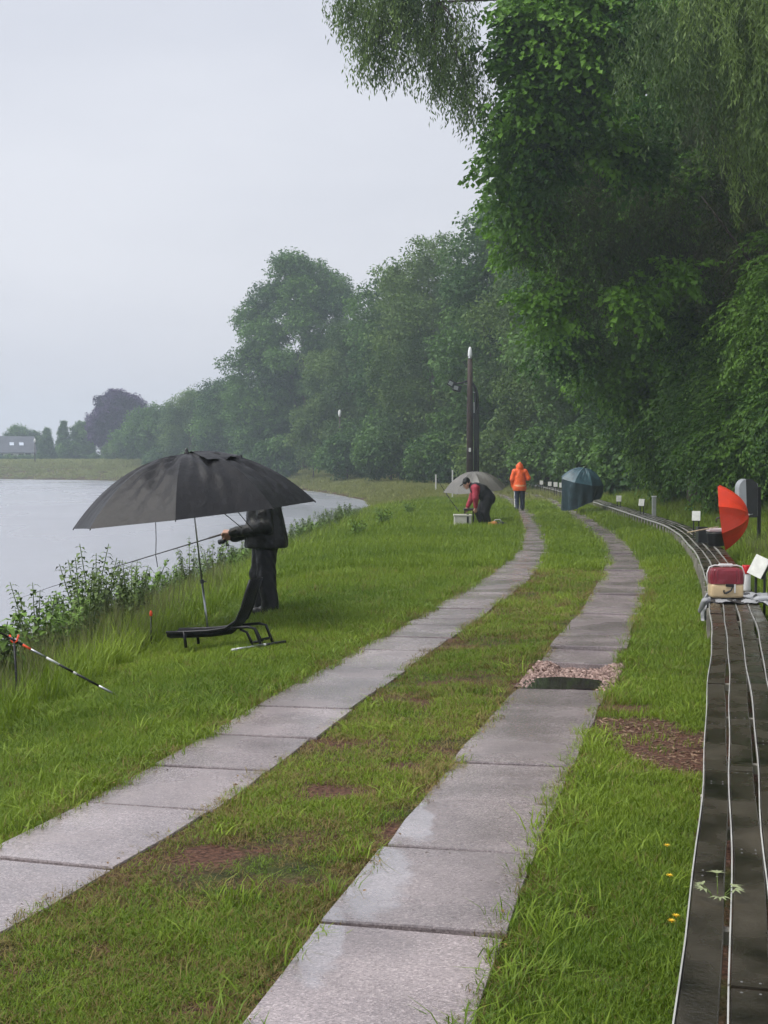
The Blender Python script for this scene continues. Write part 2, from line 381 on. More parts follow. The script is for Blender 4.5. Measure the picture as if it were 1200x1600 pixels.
def slab_mesh(c, s0, s1, w, rnd, amp=1.0):
    n = 3; L_, R_ = [], []
    for k in range(n):
        q = s0 + (s1 - s0) * k / (n - 1); p = c.at(q); d = c.dir(q); nr = np.array([d[1], -d[0]])
        ck = .022 if k in (0, n - 1) and rnd.random() < .4 else .006; L_.append(p - nr * (w / 2 - rnd.uniform(-.004, ck))); R_.append(p + nr * (w / 2 - rnd.uniform(-.004, ck)))
    loop = R_ + L_[::-1]; cen = np.mean(loop, 0)
    tz = .013 + rnd.uniform(-.007, .011) * amp; tx, ty = rnd.uniform(-.010, .010) * amp, rnd.uniform(-.010, .010) * amp
    def z(p): return tz + tx * (p[0] - cen[0]) + ty * (p[1] - cen[1])
    V, F = [], []; N = len(loop)
    for (ins, dz) in ((.003, 0), (0, -.008), (-.002, -.09)):
        for p in loop:
            d = cen - p; d = d / np.linalg.norm(d); q = p + d * ins; V.append((q[0], q[1], z(p) + dz))
    F.append(tuple(range(N)))
    for lv in range(2):
        for k in range(N): F.append((lv * N + k, (lv + 1) * N + k, (lv + 1) * N + (k + 1) % N, lv * N + (k + 1) % N))
    V = [(x - cen[0], y - cen[1], zz) for x, y, zz in V]
    return make_mesh('slab', V, F, M_CONC), cen
track_labels = [('concrete_track', stripL, None, 'left strip of wet concrete slabs running beside the canal'),
                ('concrete_track', stripR, GAP_Y, 'right strip of wet concrete slabs with a missing slab and puddle')]
for nm, c, gap, lab in track_labels:
    root = tag(empty(nm), lab, 'track', kind='structure'); rnd = random.Random(11 if gap else 5)
    s = c.s_of_y(1.2); end = c.s_of_y(92)
    while s < end:
        y = c.at(s)[1]; ln = rnd.choice([.62, .95, 1.0, 1.02, 1.05, 1.5]) if y > 9 else rnd.uniform(.86, 1.08)
        if y > 40: ln *= 2
        s1 = s + ln; y1 = c.at(s1)[1]
        if gap and y < gap[0] + .3 and y1 > gap[0]: s1 = c.s_of_y(gap[0]); ln = s1 - s
        if gap and gap[0] - .05 <= y < gap[1]:
            s = c.s_of_y(gap[1]); continue
        if ln > .15:
            me, cen = slab_mesh(c, s + (.016 if y < 9 else .020), s1 - (.020 if y < 9 else rnd.choice([.015, .03, .055])), .70 + rnd.uniform(-.02, .02), rnd, 2.2 if gap and y > 11 else 1.0)
            link('slab', me, root, (cen[0], cen[1], 0))
        s = s1

# ================================================================== scatter helper: instances of leaf-sized geometry on points
PROTO = {}
def proto(name, me):
    o = bpy.data.objects.new(name, me); PROTO[name] = o; return o       # never linked to the scene: shape source only
GN = {}
def scatter_group(keys):
    k = tuple(keys)
    if k in GN: return GN[k]
    g = bpy.data.node_groups.new('scatter_' + '_'.join(k), 'GeometryNodeTree')
    g.interface.new_socket('Geometry', in_out='INPUT', socket_type='NodeSocketGeometry')
    g.interface.new_socket('Geometry', in_out='OUTPUT', socket_type='NodeSocketGeometry')
    gi = g.nodes.new('NodeGroupInput'); go = g.nodes.new('NodeGroupOutput'); jn = g.nodes.new('GeometryNodeJoinGeometry')
    def attr(nm, dt):
        a = g.nodes.new('GeometryNodeInputNamedAttribute'); a.data_type = dt; a.inputs['Name'].default_value = nm; return a.outputs[0]
    rot, scl, idx = attr('rot', 'FLOAT_VECTOR'), attr('scl', 'FLOAT_VECTOR'), attr('idx', 'INT')
    for i, p in enumerate(k):
        oi = g.nodes.new('GeometryNodeObjectInfo'); oi.inputs['Object'].default_value = PROTO[p]; oi.inputs['As Instance'].default_value = False
        ip = g.nodes.new('GeometryNodeInstanceOnPoints')
        cmp_ = g.nodes.new('FunctionNodeCompare'); cmp_.data_type = 'INT'; cmp_.operation = 'EQUAL'
        si = [s for s in cmp_.inputs if s.type == 'INT']; g.links.new(idx, si[0]); si[1].default_value = i
        g.links.new(gi.outputs[0], ip.inputs['Points']); g.links.new(cmp_.outputs[0], ip.inputs['Selection'])
        g.links.new(oi.outputs['Geometry'], ip.inputs['Instance']); g.links.new(rot, ip.inputs['Rotation']); g.links.new(scl, ip.inputs['Scale'])
        g.links.new(ip.outputs[0], jn.inputs[0])
    g.links.new(jn.outputs[0], go.inputs[0]); GN[k] = g; return g
def scatter(name, pts, rot, scl, idx, tint, keys, parent=None, loc=None):
    n = len(pts); me = bpy.data.meshes.new(name); me.vertices.add(n)
    me.vertices.foreach_set('co', np.asarray(pts, np.float32).ravel())
    scl = np.asarray(scl, np.float32)
    if scl.ndim == 1: scl = np.repeat(scl[:, None], 3, 1)
    a = me.attributes.new('rot', 'FLOAT_VECTOR', 'POINT'); a.data.foreach_set('vector', np.asarray(rot, np.float32).ravel())
    a = me.attributes.new('scl', 'FLOAT_VECTOR', 'POINT'); a.data.foreach_set('vector', scl.ravel())
    a = me.attributes.new('idx', 'INT', 'POINT'); a.data.foreach_set('value', np.asarray(idx, np.int32))
    a = me.attributes.new('tint', 'FLOAT', 'POINT'); a.data.foreach_set('value', np.clip(np.asarray(tint, np.float32), 0, 1))
    for k in keys: 
        mm = PROTO[k].data.materials[0]
        if mm.name not in me.materials: me.materials.append(mm)
    o = link(name, me, parent, loc)
    md = o.modifiers.new('scatter', 'NODES'); md.node_group = scatter_group(keys)
    return o

# ------------------------------------------------------------------ leaf sprigs
def leaf_into(mb, base, d, nrm, ln, w, fold=.25, curl=.0):
    d = Vector(d).normalized(); nrm = Vector(nrm); sd = d.cross(nrm).normalized(); nrm = sd.cross(d).normalized(); base = Vector(base)
    a = base + d * ln * .42 + sd * w / 2 + nrm * fold * w * .5; b = base + d * ln * .42 - sd * w / 2 + nrm * fold * w * .5
    t = base + d * ln - nrm * curl * ln; mid = base + d * ln * .5
    mb.add([base, a, t, b, mid], [(0, 4, 1), (1, 4, 2), (0, 3, 4), (3, 2, 4)])
def sprig(name, m, n, twig, ll, lw, seed, droop=.3, spread=.9, width=.25, hang=False):
    r = random.Random(seed); mb = MB()
    for k in range(n):
        t = (k + .7) / n
        if hang:
            base = Vector((r.uniform(-width, width) * .6 + .12 * t * t, r.uniform(-width, width) * .6, -twig * t))
            d = Vector((r.uniform(-.7, .7), r.uniform(-.7, .7), -1.0)); nn = Vector((r.uniform(-1, 1), r.uniform(-1, 1), .25))
        else:
            sd = 1 if k % 2 else -1
            base = Vector((twig * t, sd * width * r.uniform(.1, 1) * (1 - .5 * t), -droop * twig * t * t + r.uniform(-.12, .12) * width * 2))
            d = Vector((.55 + r.uniform(-.3, .5), sd * spread * r.uniform(.4, 1), -.25 - droop * .5 + r.uniform(-.35, .3)))
            nn = Vector((r.uniform(-.45, .45), r.uniform(-.45, .45), 1))
        s = r.uniform(.7, 1.2)
        leaf_into(mb, base, d, nn, ll * s, lw * s, .3, r.uniform(0, .25))
    return proto(name, mb.mesh(name, m))
def blob_sprig(name, m, n, rad, ll, lw, seed):
    r = random.Random(seed); mb = MB()
    for k in range(n):
        v = Vector((r.gauss(0, 1), r.gauss(0, 1), r.gauss(0, 1))).normalized(); b = v * rad * r.random() ** .5; b.z *= .7
        d = Vector((v.x + r.uniform(-.6, .6), v.y + r.uniform(-.6, .6), v.z * .4 - .35 + r.uniform(-.4, .4))); s = r.uniform(.65, 1.25)
        leaf_into(mb, b, d, (r.uniform(-.8, .8), r.uniform(-.8, .8), 1), ll * s, lw * s, .25, r.uniform(0, .3))
    return proto(name, mb.mesh(name, m))
LM = dict(
    maple=leaf_mat('leaf_maple', (.035, .105, .012), (.17, .35, .035)),
    willow=leaf_mat('leaf_willow', (.055, .105, .028), (.165, .255, .06)),
    hazel=leaf_mat('leaf_hazel', (.04, .105, .015), (.15, .29, .04)),
    dark=leaf_mat('leaf_needle', (.042, .066, .024), (.105, .125, .045)),
    far=leaf_mat('leaf_wood', (.036, .095, .026), (.125, .24, .05)),
    pale=leaf_mat('leaf_pale_wood', (.055, .112, .03), (.155, .245, .055)),
    copper=leaf_mat('leaf_copper', (.045, .020, .085), (.095, .052, .16)),
    grass=leaf_mat('grass_blade', (.078, .152, .011), (.275, .375, .038), rough=.45, trans=.3),
    dry=leaf_mat('dry_grass_blade', (.13, .10, .03), (.30, .24, .085), rough=.6, trans=.2),
    field=leaf_mat('field_grass_blade', (.14, .17, .04), (.34, .36, .12), rough=.55, trans=.3),
    seed=leaf_mat('seed_grass', (.10, .12, .04), (.24, .25, .10), rough=.6, trans=.3),
    bank=leaf_mat('leaf_bank', (.05, .10, .018), (.15, .24, .05)))
sprig('maple0', LM['maple'], 14, .52, .155, .135, 20, droop=.45); blob_sprig('maple1', LM['maple'], 15, .32, .15, .13, 21)
for i in range(2):
    sprig(f'hazel{i}', LM['hazel'], 18, .62, .115, .07, 30 + i, droop=.6, width=.2)
    sprig(f'willow{i}', LM['willow'], 32, .95, .135, .028, 40 + i, hang=True, width=.13)
    sprig(f'dark{i}', LM['dark'], 30, .6, .13, .016, 50 + i, droop=.55, width=.12)
    blob_sprig(f'far{i}', LM['far'], 20, .5, .24, .19, 60 + i)
    blob_sprig(f'pale{i}', LM['pale'], 22, .5, .22, .14, 65 + i)
    blob_sprig(f'copper{i}', LM['copper'], 20, .5, .27, .22, 70 + i)
    sprig(f'twig{i}', LM['willow'], 24, .8, .125, .036, 80 + i, hang=True, width=.16)

M_BARK = mat('bark', (.075, .058, .045), .85, .45, 6, bump=.8, bscale=18)
def crown_points(clumps, n, rnd, up=.25, flat=.8, hang=False, droop=.35, smin=.75, smax=1.3):
    C = np.array([c[:3] for c in clumps]); Rr = np.array([c[3] for c in clumps])
    w = Rr ** 2; k = rnd.choice(len(C), n, p=w / w.sum())
    v = rnd.normal(size=(n, 3)); v[:, 2] += up; v /= np.linalg.norm(v, axis=1)[:, None]
    rr = Rr[k] * np.where(rnd.random(n) < .8, rnd.uniform(.62, 1.22, n), rnd.uniform(.2, .7, n))
    p = C[k] + v * rr[:, None] * np.array([1, 1, flat])
    yaw = np.arctan2(v[:, 1], v[:, 0]) + rnd.normal(0, .5, n)
    if hang: rot = np.stack([rnd.normal(0, .12, n), rnd.normal(0, .12, n), rnd.uniform(0, 6.28, n)], 1)
    else:
        pit = -np.arcsin(np.clip(v[:, 2], -1, 1)) * .6 + droop * rnd.uniform(.2, 1.3, n)
        rot = np.stack([rnd.normal(0, .35, n), pit, yaw], 1)
    ct = rnd.uniform(.0, .95, len(C)); tint = ct[k] + rnd.normal(0, .16, n)
    return p, rot, rnd.uniform(smin, smax, n), rnd.integers(0, 2, n), tint
def clump_cloud(c, R, n, rc, rnd, lo=-1.0, hollow=.55):
    out = []
    for i in range(n):
        zz = lo + (1 - lo) * (i + .5) / n; a = i * 2.399963 + rnd.uniform(-.35, .35); q = math.sqrt(max(0, 1 - zz * zz))
        f = rnd.uniform(hollow, 1.0)
        out.append((c[0] + R[0] * q * math.cos(a) * f, c[1] + R[1] * q * math.sin(a) * f, c[2] + R[2] * zz * (f * .5 + .5) + rnd.uniform(-.3, .3), rc * rnd.uniform(.7, 1.35)))
    return out
def trunk_mesh(h, r0, limbs, rnd, lean=(0, 0)):
    mb = MB(); n = 7
    pts = [Vector((lean[0] * (k / n) ** 1.3 + rnd.uniform(-.06, .06) * k * .4, lean[1] * (k / n) + rnd.uniform(-.06, .06) * k * .4, -.25 + (h + .25) * k / n)) for k in range(n + 1)]
    rad = [r0 * (1.35 if k == 0 else 1 - .82 * k / n) for k in range(n + 1)]
    mb.tube(pts, rad, 9)
    for e in limbs:
        e = Vector(e[:3]); b = pts[min(n, max(2, int(n * min(.95, max(.25, (e.z * .62) / h)))))]
        m1 = b.lerp(e, .5) + Vector((rnd.uniform(-.2, .2), rnd.uniform(-.2, .2), .25))
        q = r0 * rnd.uniform(.22, .36); mb.tube([b, b.lerp(m1, .5) + Vector((0, 0, .08)), m1, e], [q, q * .75, q * .5, q * .18], 6)
    return mb.mesh('trunk', M_BARK, True)
TREES = 0
def tree(name, x, y, h, R, kind, n, label, cat='tree', group=None, lo=-.85, nc=26, rc=1.6, base=.12, seed=0, hang=False, up=.25, tr=.22, extra=None, zs=None, droop=.35, smin=.8, smax=1.3, zoff=0):
    rnd = np.random.default_rng(1000 + seed); pr = random.Random(seed)
    z0 = gz(x, y) + zoff; root = empty(name, (x, y, z0)); tag(root, label, cat, group)
    zc = h * (base + 1) / 2; rz = h * (1 - base) / 2
    cl = clump_cloud((0, 0, zc), (R - rc * .5, R - rc * .5, rz - rc * .4), nc, rc, pr, lo)
    nb = len(cl)
    if extra: cl = cl + extra
    cl = [(a, b, max(c, r * .45), r) for a, b, c, r in cl]
    link('trunk', trunk_mesh(h * .78, tr, [cl[i] for i in range(0, nb, max(1, nb // 12))], pr), root)
    p, rot, s, idx, tint = crown_points(cl, n, rnd, up=up, hang=hang, droop=droop, smin=smin, smax=smax)
    tag(scatter('crown', p, rot, s, idx, tint, [kind + '0', kind + '1'], root), kind='stuff')
    return root

# ================================================================== trees and bushes
GB = 'trees along the right of the track'
def clumps_px(bx, by, L_):
    o = []
    for (u, v, Y, r) in L_: p = P(u, v, Y); o.append((p.x - bx, p.y - by, p.z - gz(bx, by), r))
    return o
exm = clumps_px(9.9, 43, [(815, 70, 33, .8), (830, 20, 33, .9), (880, 40, 32.5, .95), (935, 10, 32.5, 1.0), (985, 50, 32, .8), (860, 115, 33, .85), (925, 95, 32.5, .8), (830, 150, 33, .8), (815, 200, 34, .7), (845, 195, 33.5, .8), (805, 250, 35, .75), (850, 255, 34, .8), (800, 300, 36, .65), (1045, 20, 32, .9), (1110, 10, 31, .9), (905, 165, 33, .75), (825, 330, 36, .8), (815, 385, 37, .65), (1000, 250, 34, .7), (950, 230, 34, .7), (990, 470, 35, .6), (860, 480, 36, .8), (1065, 430, 35, .45)])
tree('maple_tree', 9.9, 43, 18, 6.2, 'maple', 14500, 'broad-leaved bright green tree leaning over the middle of the track', group=GB, nc=40, rc=1.4, seed=1, base=.08, tr=.3, extra=exm)
tree('willow_tree', 10.4, 28, 15, 5.0, 'willow', 6500, 'narrow-leaved weeping tree filling the upper right corner', group=GB, nc=30, rc=1.3, seed=2, hang=True, base=.42, tr=.3)
exd = clumps_px(10.8, 36.5, [(880, 300, 36, 1.0), (930, 280, 36, 1.1), (980, 310, 36, 1.1), (850, 350, 36.5, .9), (900, 380, 36, 1.0), (960, 400, 36, 1.1), (1010, 370, 36, 1.0), (870, 430, 36.5, .8), (930, 460, 36, .9)])
tree('conifer_tree', 10.8, 36.5, 14, 3.6, 'dark', 5600, 'dark brownish-green tree with drooping twigs between the bright tree and weeping tree', group=GB, nc=14, rc=1.4, seed=3, base=.3, tr=.26, extra=exd)
# the twiggy limb that hangs into the picture at the top
ex = []
rr = random.Random(5)
for (u, v, Y, r) in [(560, 20, 33, .75), (575, 60, 33, .6), (610, 15, 33, 1.0), (600, 70, 33, .55), (650, 60, 33, .9), (640, -20, 33, 1.1), (690, 30, 33.5, 1.1), (690, 105, 33, .7),
                     (720, 95, 33.5, .9), (735, 145, 33, .6), (755, 70, 34, 1.1), (770, 130, 34, .8), (790, 20, 34, 1.2), (775, 165, 34, .45), (820, 90, 34, 1.1), (840, 20, 34.5, 1.3), (600, -60, 33, 1.3), (680, -60, 33.5, 1.4), (780, -60, 34, 1.4), (540, -20, 33, .7), (860, 150, 35, 1.0)]:
    p = P(u, v, Y); ex.append((p.x - 11.5, p.y - 34, p.z - gz(11.5, 34), r * .7)) if u <= 745 else None
t0 = tree('birch_tree', 11.5, 34, 17, 2.4, 'twig', 3300, 'tall tree whose long twiggy limb hangs over the track at the top edge', group=GB, nc=8, rc=1.2, seed=4, hang=True, base=.6, tr=.28, extra=ex)
mbl = MB()
pl = [Vector((-.1, 0, 8.5)), Vector((-1.6, -.1, 10.6)), Vector((-3.4, -.5, 11.7)), Vector((-5.2, -.3, 12.6)), Vector((-7.1, -.9, 12.5)), Vector((-8.8, -.7, 12.1)), Vector((-10.2, -1.1, 11.9)), Vector((-11.6, -.9, 11.1))]
mbl.tube(pl, [.14, .11, .085, .07, .05, .035, .022, .01], 6)
for e in ex:
    b = min(pl[1:], key=lambda q: (q - Vector(e[:3])).length); mbl.tube([b, b.lerp(Vector(e[:3]), .35) + Vector((rr.uniform(-.2, .2), rr.uniform(-.2, .2), .25)), b.lerp(Vector(e[:3]), .7) + Vector((rr.uniform(-.2, .2), 0, .15)), Vector(e[:3])], [.022, .016, .011, .005], 5)
mbl.build('limb', M_BARK, t0, True)

GBU = 'hazel bushes at the foot of the right-hand trees'
for i, (x, y, h, R, lab) in enumerate([
        (12.0, 25.5, 5.6, 2.9, 'leafy green bush at the right edge behind the litter bin'),
        (11.2, 32, 6.4, 3.0, 'tall leafy bush behind the red umbrella'),
        (10.6, 39, 5.4, 2.6, 'leafy bush on the grass slope right of the dark teal umbrella'),
        (10.6, 46, 4.6, 2.2, 'leafy bush just behind the dark teal umbrella'),
        (10.3, 35.6, 3.4, 1.7, 'low leafy bush above the grey post on the grass slope')]):
    tree('hazel_bush', x, y, h, R, 'hazel', 5200, lab, 'bush', GBU, nc=26, rc=1.05, seed=20 + i, base=.0, tr=.09, lo=-.9)
GF = 'far trees along the bend'
far = [  # x, y, h, R, kind, n, label
    (13.5, 54, 17, 5.5, 'far', 3600, 'dark green tree above the dark teal umbrella'),
    (13.0, 64, 18, 5.5, 'far', 3200, 'tree right behind the walker in orange'),
    (13.0, 76, 19, 6.0, 'far', 3200, 'tree right of the wooden lamp mast, nearer one'),
    (11.5, 88, 19, 6.0, 'pale', 3000, 'lighter green tree right of the wooden lamp mast'),
    (8.5, 99, 20.5, 6.0, 'far', 3000, 'tall tree directly behind the wooden lamp mast'),
    (4.0, 113, 20, 5.6, 'pale', 2800, 'lighter tall tree left of the wooden lamp mast'),
    (1.4, 126, 18.5, 5.0, 'far', 2800, 'tall misty tree left of the lamp mast, next to the skyline dip'),
    (-3.6, 138, 15.5, 4.6, 'pale', 2600, 'misty tree in the skyline dip'),
    (-9.2, 158, 24.6, 7.8, 'far', 5200, 'big round-topped misty tree standing alone above the skyline'),
    (-14.0, 161, 15, 5.0, 'far', 2600, 'low misty tree at the left foot of the big round tree'),
    (-20.0, 176, 12.2, 5.0, 'far', 2400, 'misty tree left of the big round tree'),
    (-26.5, 189, 10.3, 4.8, 'pale', 2200, 'misty low tree two places left of the big round tree'),
    (-33.5, 203, 8.2, 5.0, 'far', 2200, 'misty lowest tree next to the purple-leaved tree'),
    (-38.5, 214, 5.8, 4.2, 'far', 1800, 'rounded misty bush right beside the purple-leaved tree')]
for i, (x, y, h, R, k, n, lab) in enumerate(far):
    tree('broadleaf_tree', x, y, h, R, k, n, lab, group=GF, nc=30, rc=1.9 if R > 4.9 else 1.5, seed=40 + i, base=.30 if h > 24 else .02, lo=-.95, tr=.25)
# understorey along the foot of the wood
GU = 'undergrowth bushes along the bend'
ub = [(11.5, 53, 3.4, 1.9), (11.3, 60, 3.2, 2.0), (11.0, 70, 3.6, 2.2), (10.0, 82, 3.6, 2.2), (7.8, 92, 3.8, 2.4), (4.2, 103, 4.0, 2.6), (.6, 114, 4.4, 2.8), (-3.4, 126, 4.4, 2.8), (-7.2, 139, 7.6, 2.6), (-11.5, 148, 4.2, 2.8), (-16.5, 161, 3.6, 2.8), (-23, 176, 3.2, 3.0), (-30.5, 190, 2.6, 3.0)]
UL = ['low bush left of and behind the dark teal umbrella', 'bush behind the bench between teal umbrella and orange walker', 'bush right of the orange walker at the wood edge', 'bush straight behind the orange walker', 'paler bush just right of the wooden mast foot',
      'bush just left of the wooden mast foot', 'misty bush behind the grey umbrella, left of the mast', 'misty bush above the end of the water', 'tall pale slender bush beside the slim light pole on the bend', 'misty bush at the foot of the big round-topped tree',
      'misty bush left of the big round-topped tree foot', 'faint bush above the right half of the black umbrella', 'faint bush above the tip of the black umbrella']
for i, (x, y, h, R) in enumerate(ub):
    tree('woodland_bush', x, y, h, R, 'pale' if i in (8, 4) else 'far', 900, UL[i], 'bush', GU, nc=12, rc=1.1, seed=70 + i, base=0, lo=-.7, tr=.08)
# far left bank
tree('copper_beech', -45.8, 236, 12.4, 5.6, 'copper', 4600, 'dark purple-leaved round tree on the far bank', nc=34, rc=1.5, seed=90, base=.04, lo=-.9)
for i, (u, top, Y, w) in enumerate([(74, 666, 244, 1.5), (100, 656, 246, 1.9)]):
    x = (u - 600) / FPX * Y; h = CAM_H + (722 - top) * Y / FPX - 1.85; z0 = gz(x, Y); root = empty('conifer_tree', (x, Y, z0))
    tag(root, ['smaller pointed conifer beside the white house', 'taller pointed conifer left of the purple-leaved tree'][i], 'tree', 'conifers on the far bank')
    rnd = np.random.default_rng(300 + i); cl = []
    for k in range(26):
        t = (k + .5) / 26; a = k * 2.4; q = w * (1 - t) ** .8; cl.append((q * .7 * math.cos(a), q * .7 * math.sin(a), .3 + (h - .7) * t, .35 + .45 * (1 - t)))
    link('trunk', trunk_mesh(h * .9, .15, cl[::5], random.Random(i)), root)
    p, ro, s, ix, ti = crown_points(cl, 1300, rnd, hang=False, droop=.6, smin=.6, smax=.95); tag(scatter('crown', p, ro, s, ix, ti - .15, ['far0', 'far1'], root), kind='stuff')
for i, (u, top, Y, R, k, lab) in enumerate([(30, 668, 275, 4.0, 'far', 'round tree behind the white house'), (58, 678, 280, 3.2, 'pale', 'faint tree between the house and the conifers'), (130, 655, 248, 2.6, 'far', 'slim tree between the conifers and the purple-leaved tree'),
                                            (181, 694, 226, 2.1, 'pale', 'small round shrub in front of the purple-leaved tree'), (246, 703, 205, 1.0, 'maple', 'small bright yellow-green shrub above the black umbrella'),
                                            (215, 686, 232, 3.4, 'far', 'dark low shrub right of the purple-leaved tree'), (108, 690, 240, 2.0, 'far', 'low shrub below the conifers')]):
    x = (u - 600) / FPX * Y; z0 = gz(x, Y); h = CAM_H + (722 - top) * Y / FPX - z0
    tree('garden_tree', x, Y, max(1.6, h), R, k, 1100 if R < 2.3 else 1700, lab, 'tree', 'garden trees on the far bank', nc=16, rc=max(.55, R * .33), seed=110 + i, base=.03, lo=-.85, tr=.12)
# wood behind the front row: reads as one dark mass
rnd = np.random.default_rng(77); cl = []
edge = Curve2([(17, 18), (16, 40), (18, 60), (17.5, 80), (14, 100), (8, 118), (1, 138), (-8, 162), (-20, 186), (-34, 210)], 2.0)
for s in np.arange(0, edge.len, 2.0):
    p = edge.at(s); d = edge.dir(s); Ht = np.interp(s, [0, 60, 100, 140, 165, 190, 240], [15, 16, 16, 15, 11, 7, 5])
    for k in range(7):
        o = rnd.uniform(-1.5, 5); cl.append((p[0] + d[1] * o, p[1] - d[0] * o, .9 + Ht * (k + rnd.random()) / 7, rnd.uniform(1.3, 2.2)))
p, ro, s, ix, ti = crown_points(cl, 15000, rnd, smin=1.0, smax=1.7)
tag(scatter('woodland', p, ro, s, ix, ti * .7, ['far0', 'far1']), 'dark mass of woodland behind the front row of trees', 'woodland', kind='stuff')

# ================================================================== grass
def blades(name, m, n, ht, w, spread, seed, lean=.5, seg=2):
    r = random.Random(seed); mb = MB()
    for k in range(n):
        a = r.uniform(0, 6.28); q = spread * math.sqrt(r.random()); b = Vector((q * math.cos(a), q * math.sin(a), -.01))
        a2 = r.uniform(0, 6.28); h = ht * r.uniform(.45, 1.1); ln = lean * r.uniform(.2, 1.2) * h; d = Vector((math.cos(a2), math.sin(a2), 0)); sd = Vector((-d.y, d.x, 0)) * w * r.uniform(.7, 1.3)
        m1 = b + Vector((0, 0, h * .6)) + d * ln * .35; t = b + Vector((0, 0, h * .95)) + d * ln
        mb.add([b - sd * .5, b + sd * .5, m1 + sd * .42, m1 - sd * .42, t], [(0, 1, 2, 3), (3, 2, 4)])
    return proto(name, mb.mesh(name, m))
for i in range(3):
    blades(f'turf{i}', LM['grass'], 48, .044, .0031, .085, 200 + i, lean=.9)
    blades(f'dry{i}', LM['dry'], 34, .045, .003, .085, 240 + i, lean=1.2)
    blades(f'field{i}', LM['field'], 46, .17, .011, .30, 250 + i, lean=.7)
    blades(f'tall{i}', LM['grass'], 22, .30, .0065, .12, 210 + i, lean=.6)
    blades(f'wide{i}', LM['grass'], 46, .17, .011, .30, 220 + i, lean=.7)
    blades(f'stalk{i}', LM['seed'], 7, .52, .006, .16, 230 + i, lean=.35)
def sample_fan(n, y0, y1, xl, xr, rnd, pw):
    # points in the ground area seen from the track, density falling with distance
    u = rnd.random(n); a = 1 - pw
    y = (y0 ** a + u * (y1 ** a - y0 ** a)) ** (1 / a)
    x = (xl + (xr - xl) * rnd.random(n)) * (y * .30 + 1.0)
    return x, y
def grass_field():
    rnd = np.random.default_rng(5)
    x, y = sample_fan(135000, 3.0, 62, -1, 1, rnd, .75)
    z, d, b, sl, srr = ground_z(x, y, True)
    dl, dr = np.abs(sl), np.abs(srr); near = np.minimum(dl, dr)
    mid = (sl > 0) & (srr < 0)
    soil = np.full(len(x), 9.0)
    for (cx, cy, hx, hy) in SOIL: soil = np.minimum(soil, np.hypot((x - cx) / hx, (y - cy) / hy))
    nz_ = vnoise(x, y, 3.2, 21) + .5 * vnoise(x, y, 11, 22)
    gapm = (dr < .42) & (y > GAP_Y[0]) & (y < GAP_Y[1])
    rad_t = np.where(y > 22, .30 * .42, .085) * np.clip(.75 + y / 17, 1, 3.6)
    keep = (near > .30 + .5 * rad_t + .055 * vnoise(x, y, 9, 8)) & ~gapm & (d > .1) & ~((b > -.03) & (b < .56))
    keep &= rnd.random(len(x)) < np.clip((soil + nz_ * .45 - .75) * 2.2, .03, 1)
    keep &= rnd.random(len(x)) < np.where(mid, np.clip(.66 + nz_ * 1.1, .12, 1), np.clip(1.1 + nz_ * .5, .5, 1))
    x, y, z, d, b, near, mid, nz_, soil = [q[keep] for q in (x, y, z, d, b, near, mid, nz_, soil)]
    big = np.clip(.75 + y / 17, 1, 3.6)
    hl = 1 - sm(d, np.where(y > 22, .8, 1.3), np.where(y > 22, 2.1, 2.7))           # longer towards the water
    hr = np.where(b > .5, sm(b, .5, 1.4), 0)
    tallp = np.clip(.012 + .75 * hl + .75 * hr + .07 * (np.abs(near - .42) < .08), 0, .9) * np.where(mid, .25, 1)
    is_tall = rnd.random(len(x)) < tallp * np.where(y > 25, .8, 1)
    n = len(x); rot = np.stack([rnd.normal(0, .12, n), rnd.normal(0, .12, n), rnd.uniform(0, 6.28, n)], 1)
    base_t = .45 + .34 * vnoise(x, y, 1.1, 31) + .16 * nz_
    tint = base_t + np.where(mid, .02, .02) + rnd.normal(0, .17, n)
    pts = np.stack([x, y, z], 1)
    sh = ~is_tall
    zscale = np.where(mid, rnd.uniform(.4, .85, n) * (1 + .35 * nz_), rnd.uniform(.75, 1.35, n) * (1 + .3 * nz_)) * np.clip(.65 + y / 30, .65, 1.6)
    scl = np.stack([big, big, np.minimum(big, 1.8) * zscale], 1)
    far_ = (y > 22)
    tag(scatter('turf_grass', pts[sh & ~far_], rot[sh & ~far_], scl[sh & ~far_], np.where(rnd.random(n) < np.where(mid, .38 - .25 * nz_, .06) + .3 * (near < .46), rnd.integers(3, 6, n), rnd.integers(0, 3, n))[sh & ~far_], tint[sh & ~far_], ['turf0', 'turf1', 'turf2', 'dry0', 'dry1', 'dry2']), 'short wet grass either side of the concrete strips', 'grass', kind='stuff')
    q = sh & far_; k = scl[q] * np.array([.42, .42, .36])
    tag(scatter('turf_grass', pts[q], rot[q], k, rnd.integers(0, 3, q.sum()), tint[q], ['wide0', 'wide1', 'wide2']), 'short grass further along the track', 'grass', kind='stuff')
    is_tall &= ~((np.abs(x + 1.5) < .75) & (np.abs(y - 13.2) < .6))
    q = is_tall; f = rnd.uniform(.5, 1.15, q.sum()) * np.where((hl[q] + hr[q]) > .3, 1.0, .33); bb = np.clip(big[q] * .8, .8, 2.2)
    tag(scatter('long_grass', pts[q], rot[q], np.stack([bb, bb, f * np.clip(.9 + y[q] / 60, .9, 1.5)], 1), rnd.integers(0, 3, q.sum()), tint[q] + .12, ['tall0', 'tall1', 'tall2']), 'long grass on the canal bank and below the bushes', 'grass', kind='stuff')
    q = is_tall & (rnd.random(n) < .30) & ((hl + hr) > .5)
    tag(scatter('seed_grass', pts[q], rot[q], rnd.uniform(.7, 1.25, q.sum()), rnd.integers(0, 3, q.sum()), rnd.random(q.sum()), ['stalk0', 'stalk1', 'stalk2']), 'pale seeding grass stalks on the canal bank', 'grass', kind='stuff')
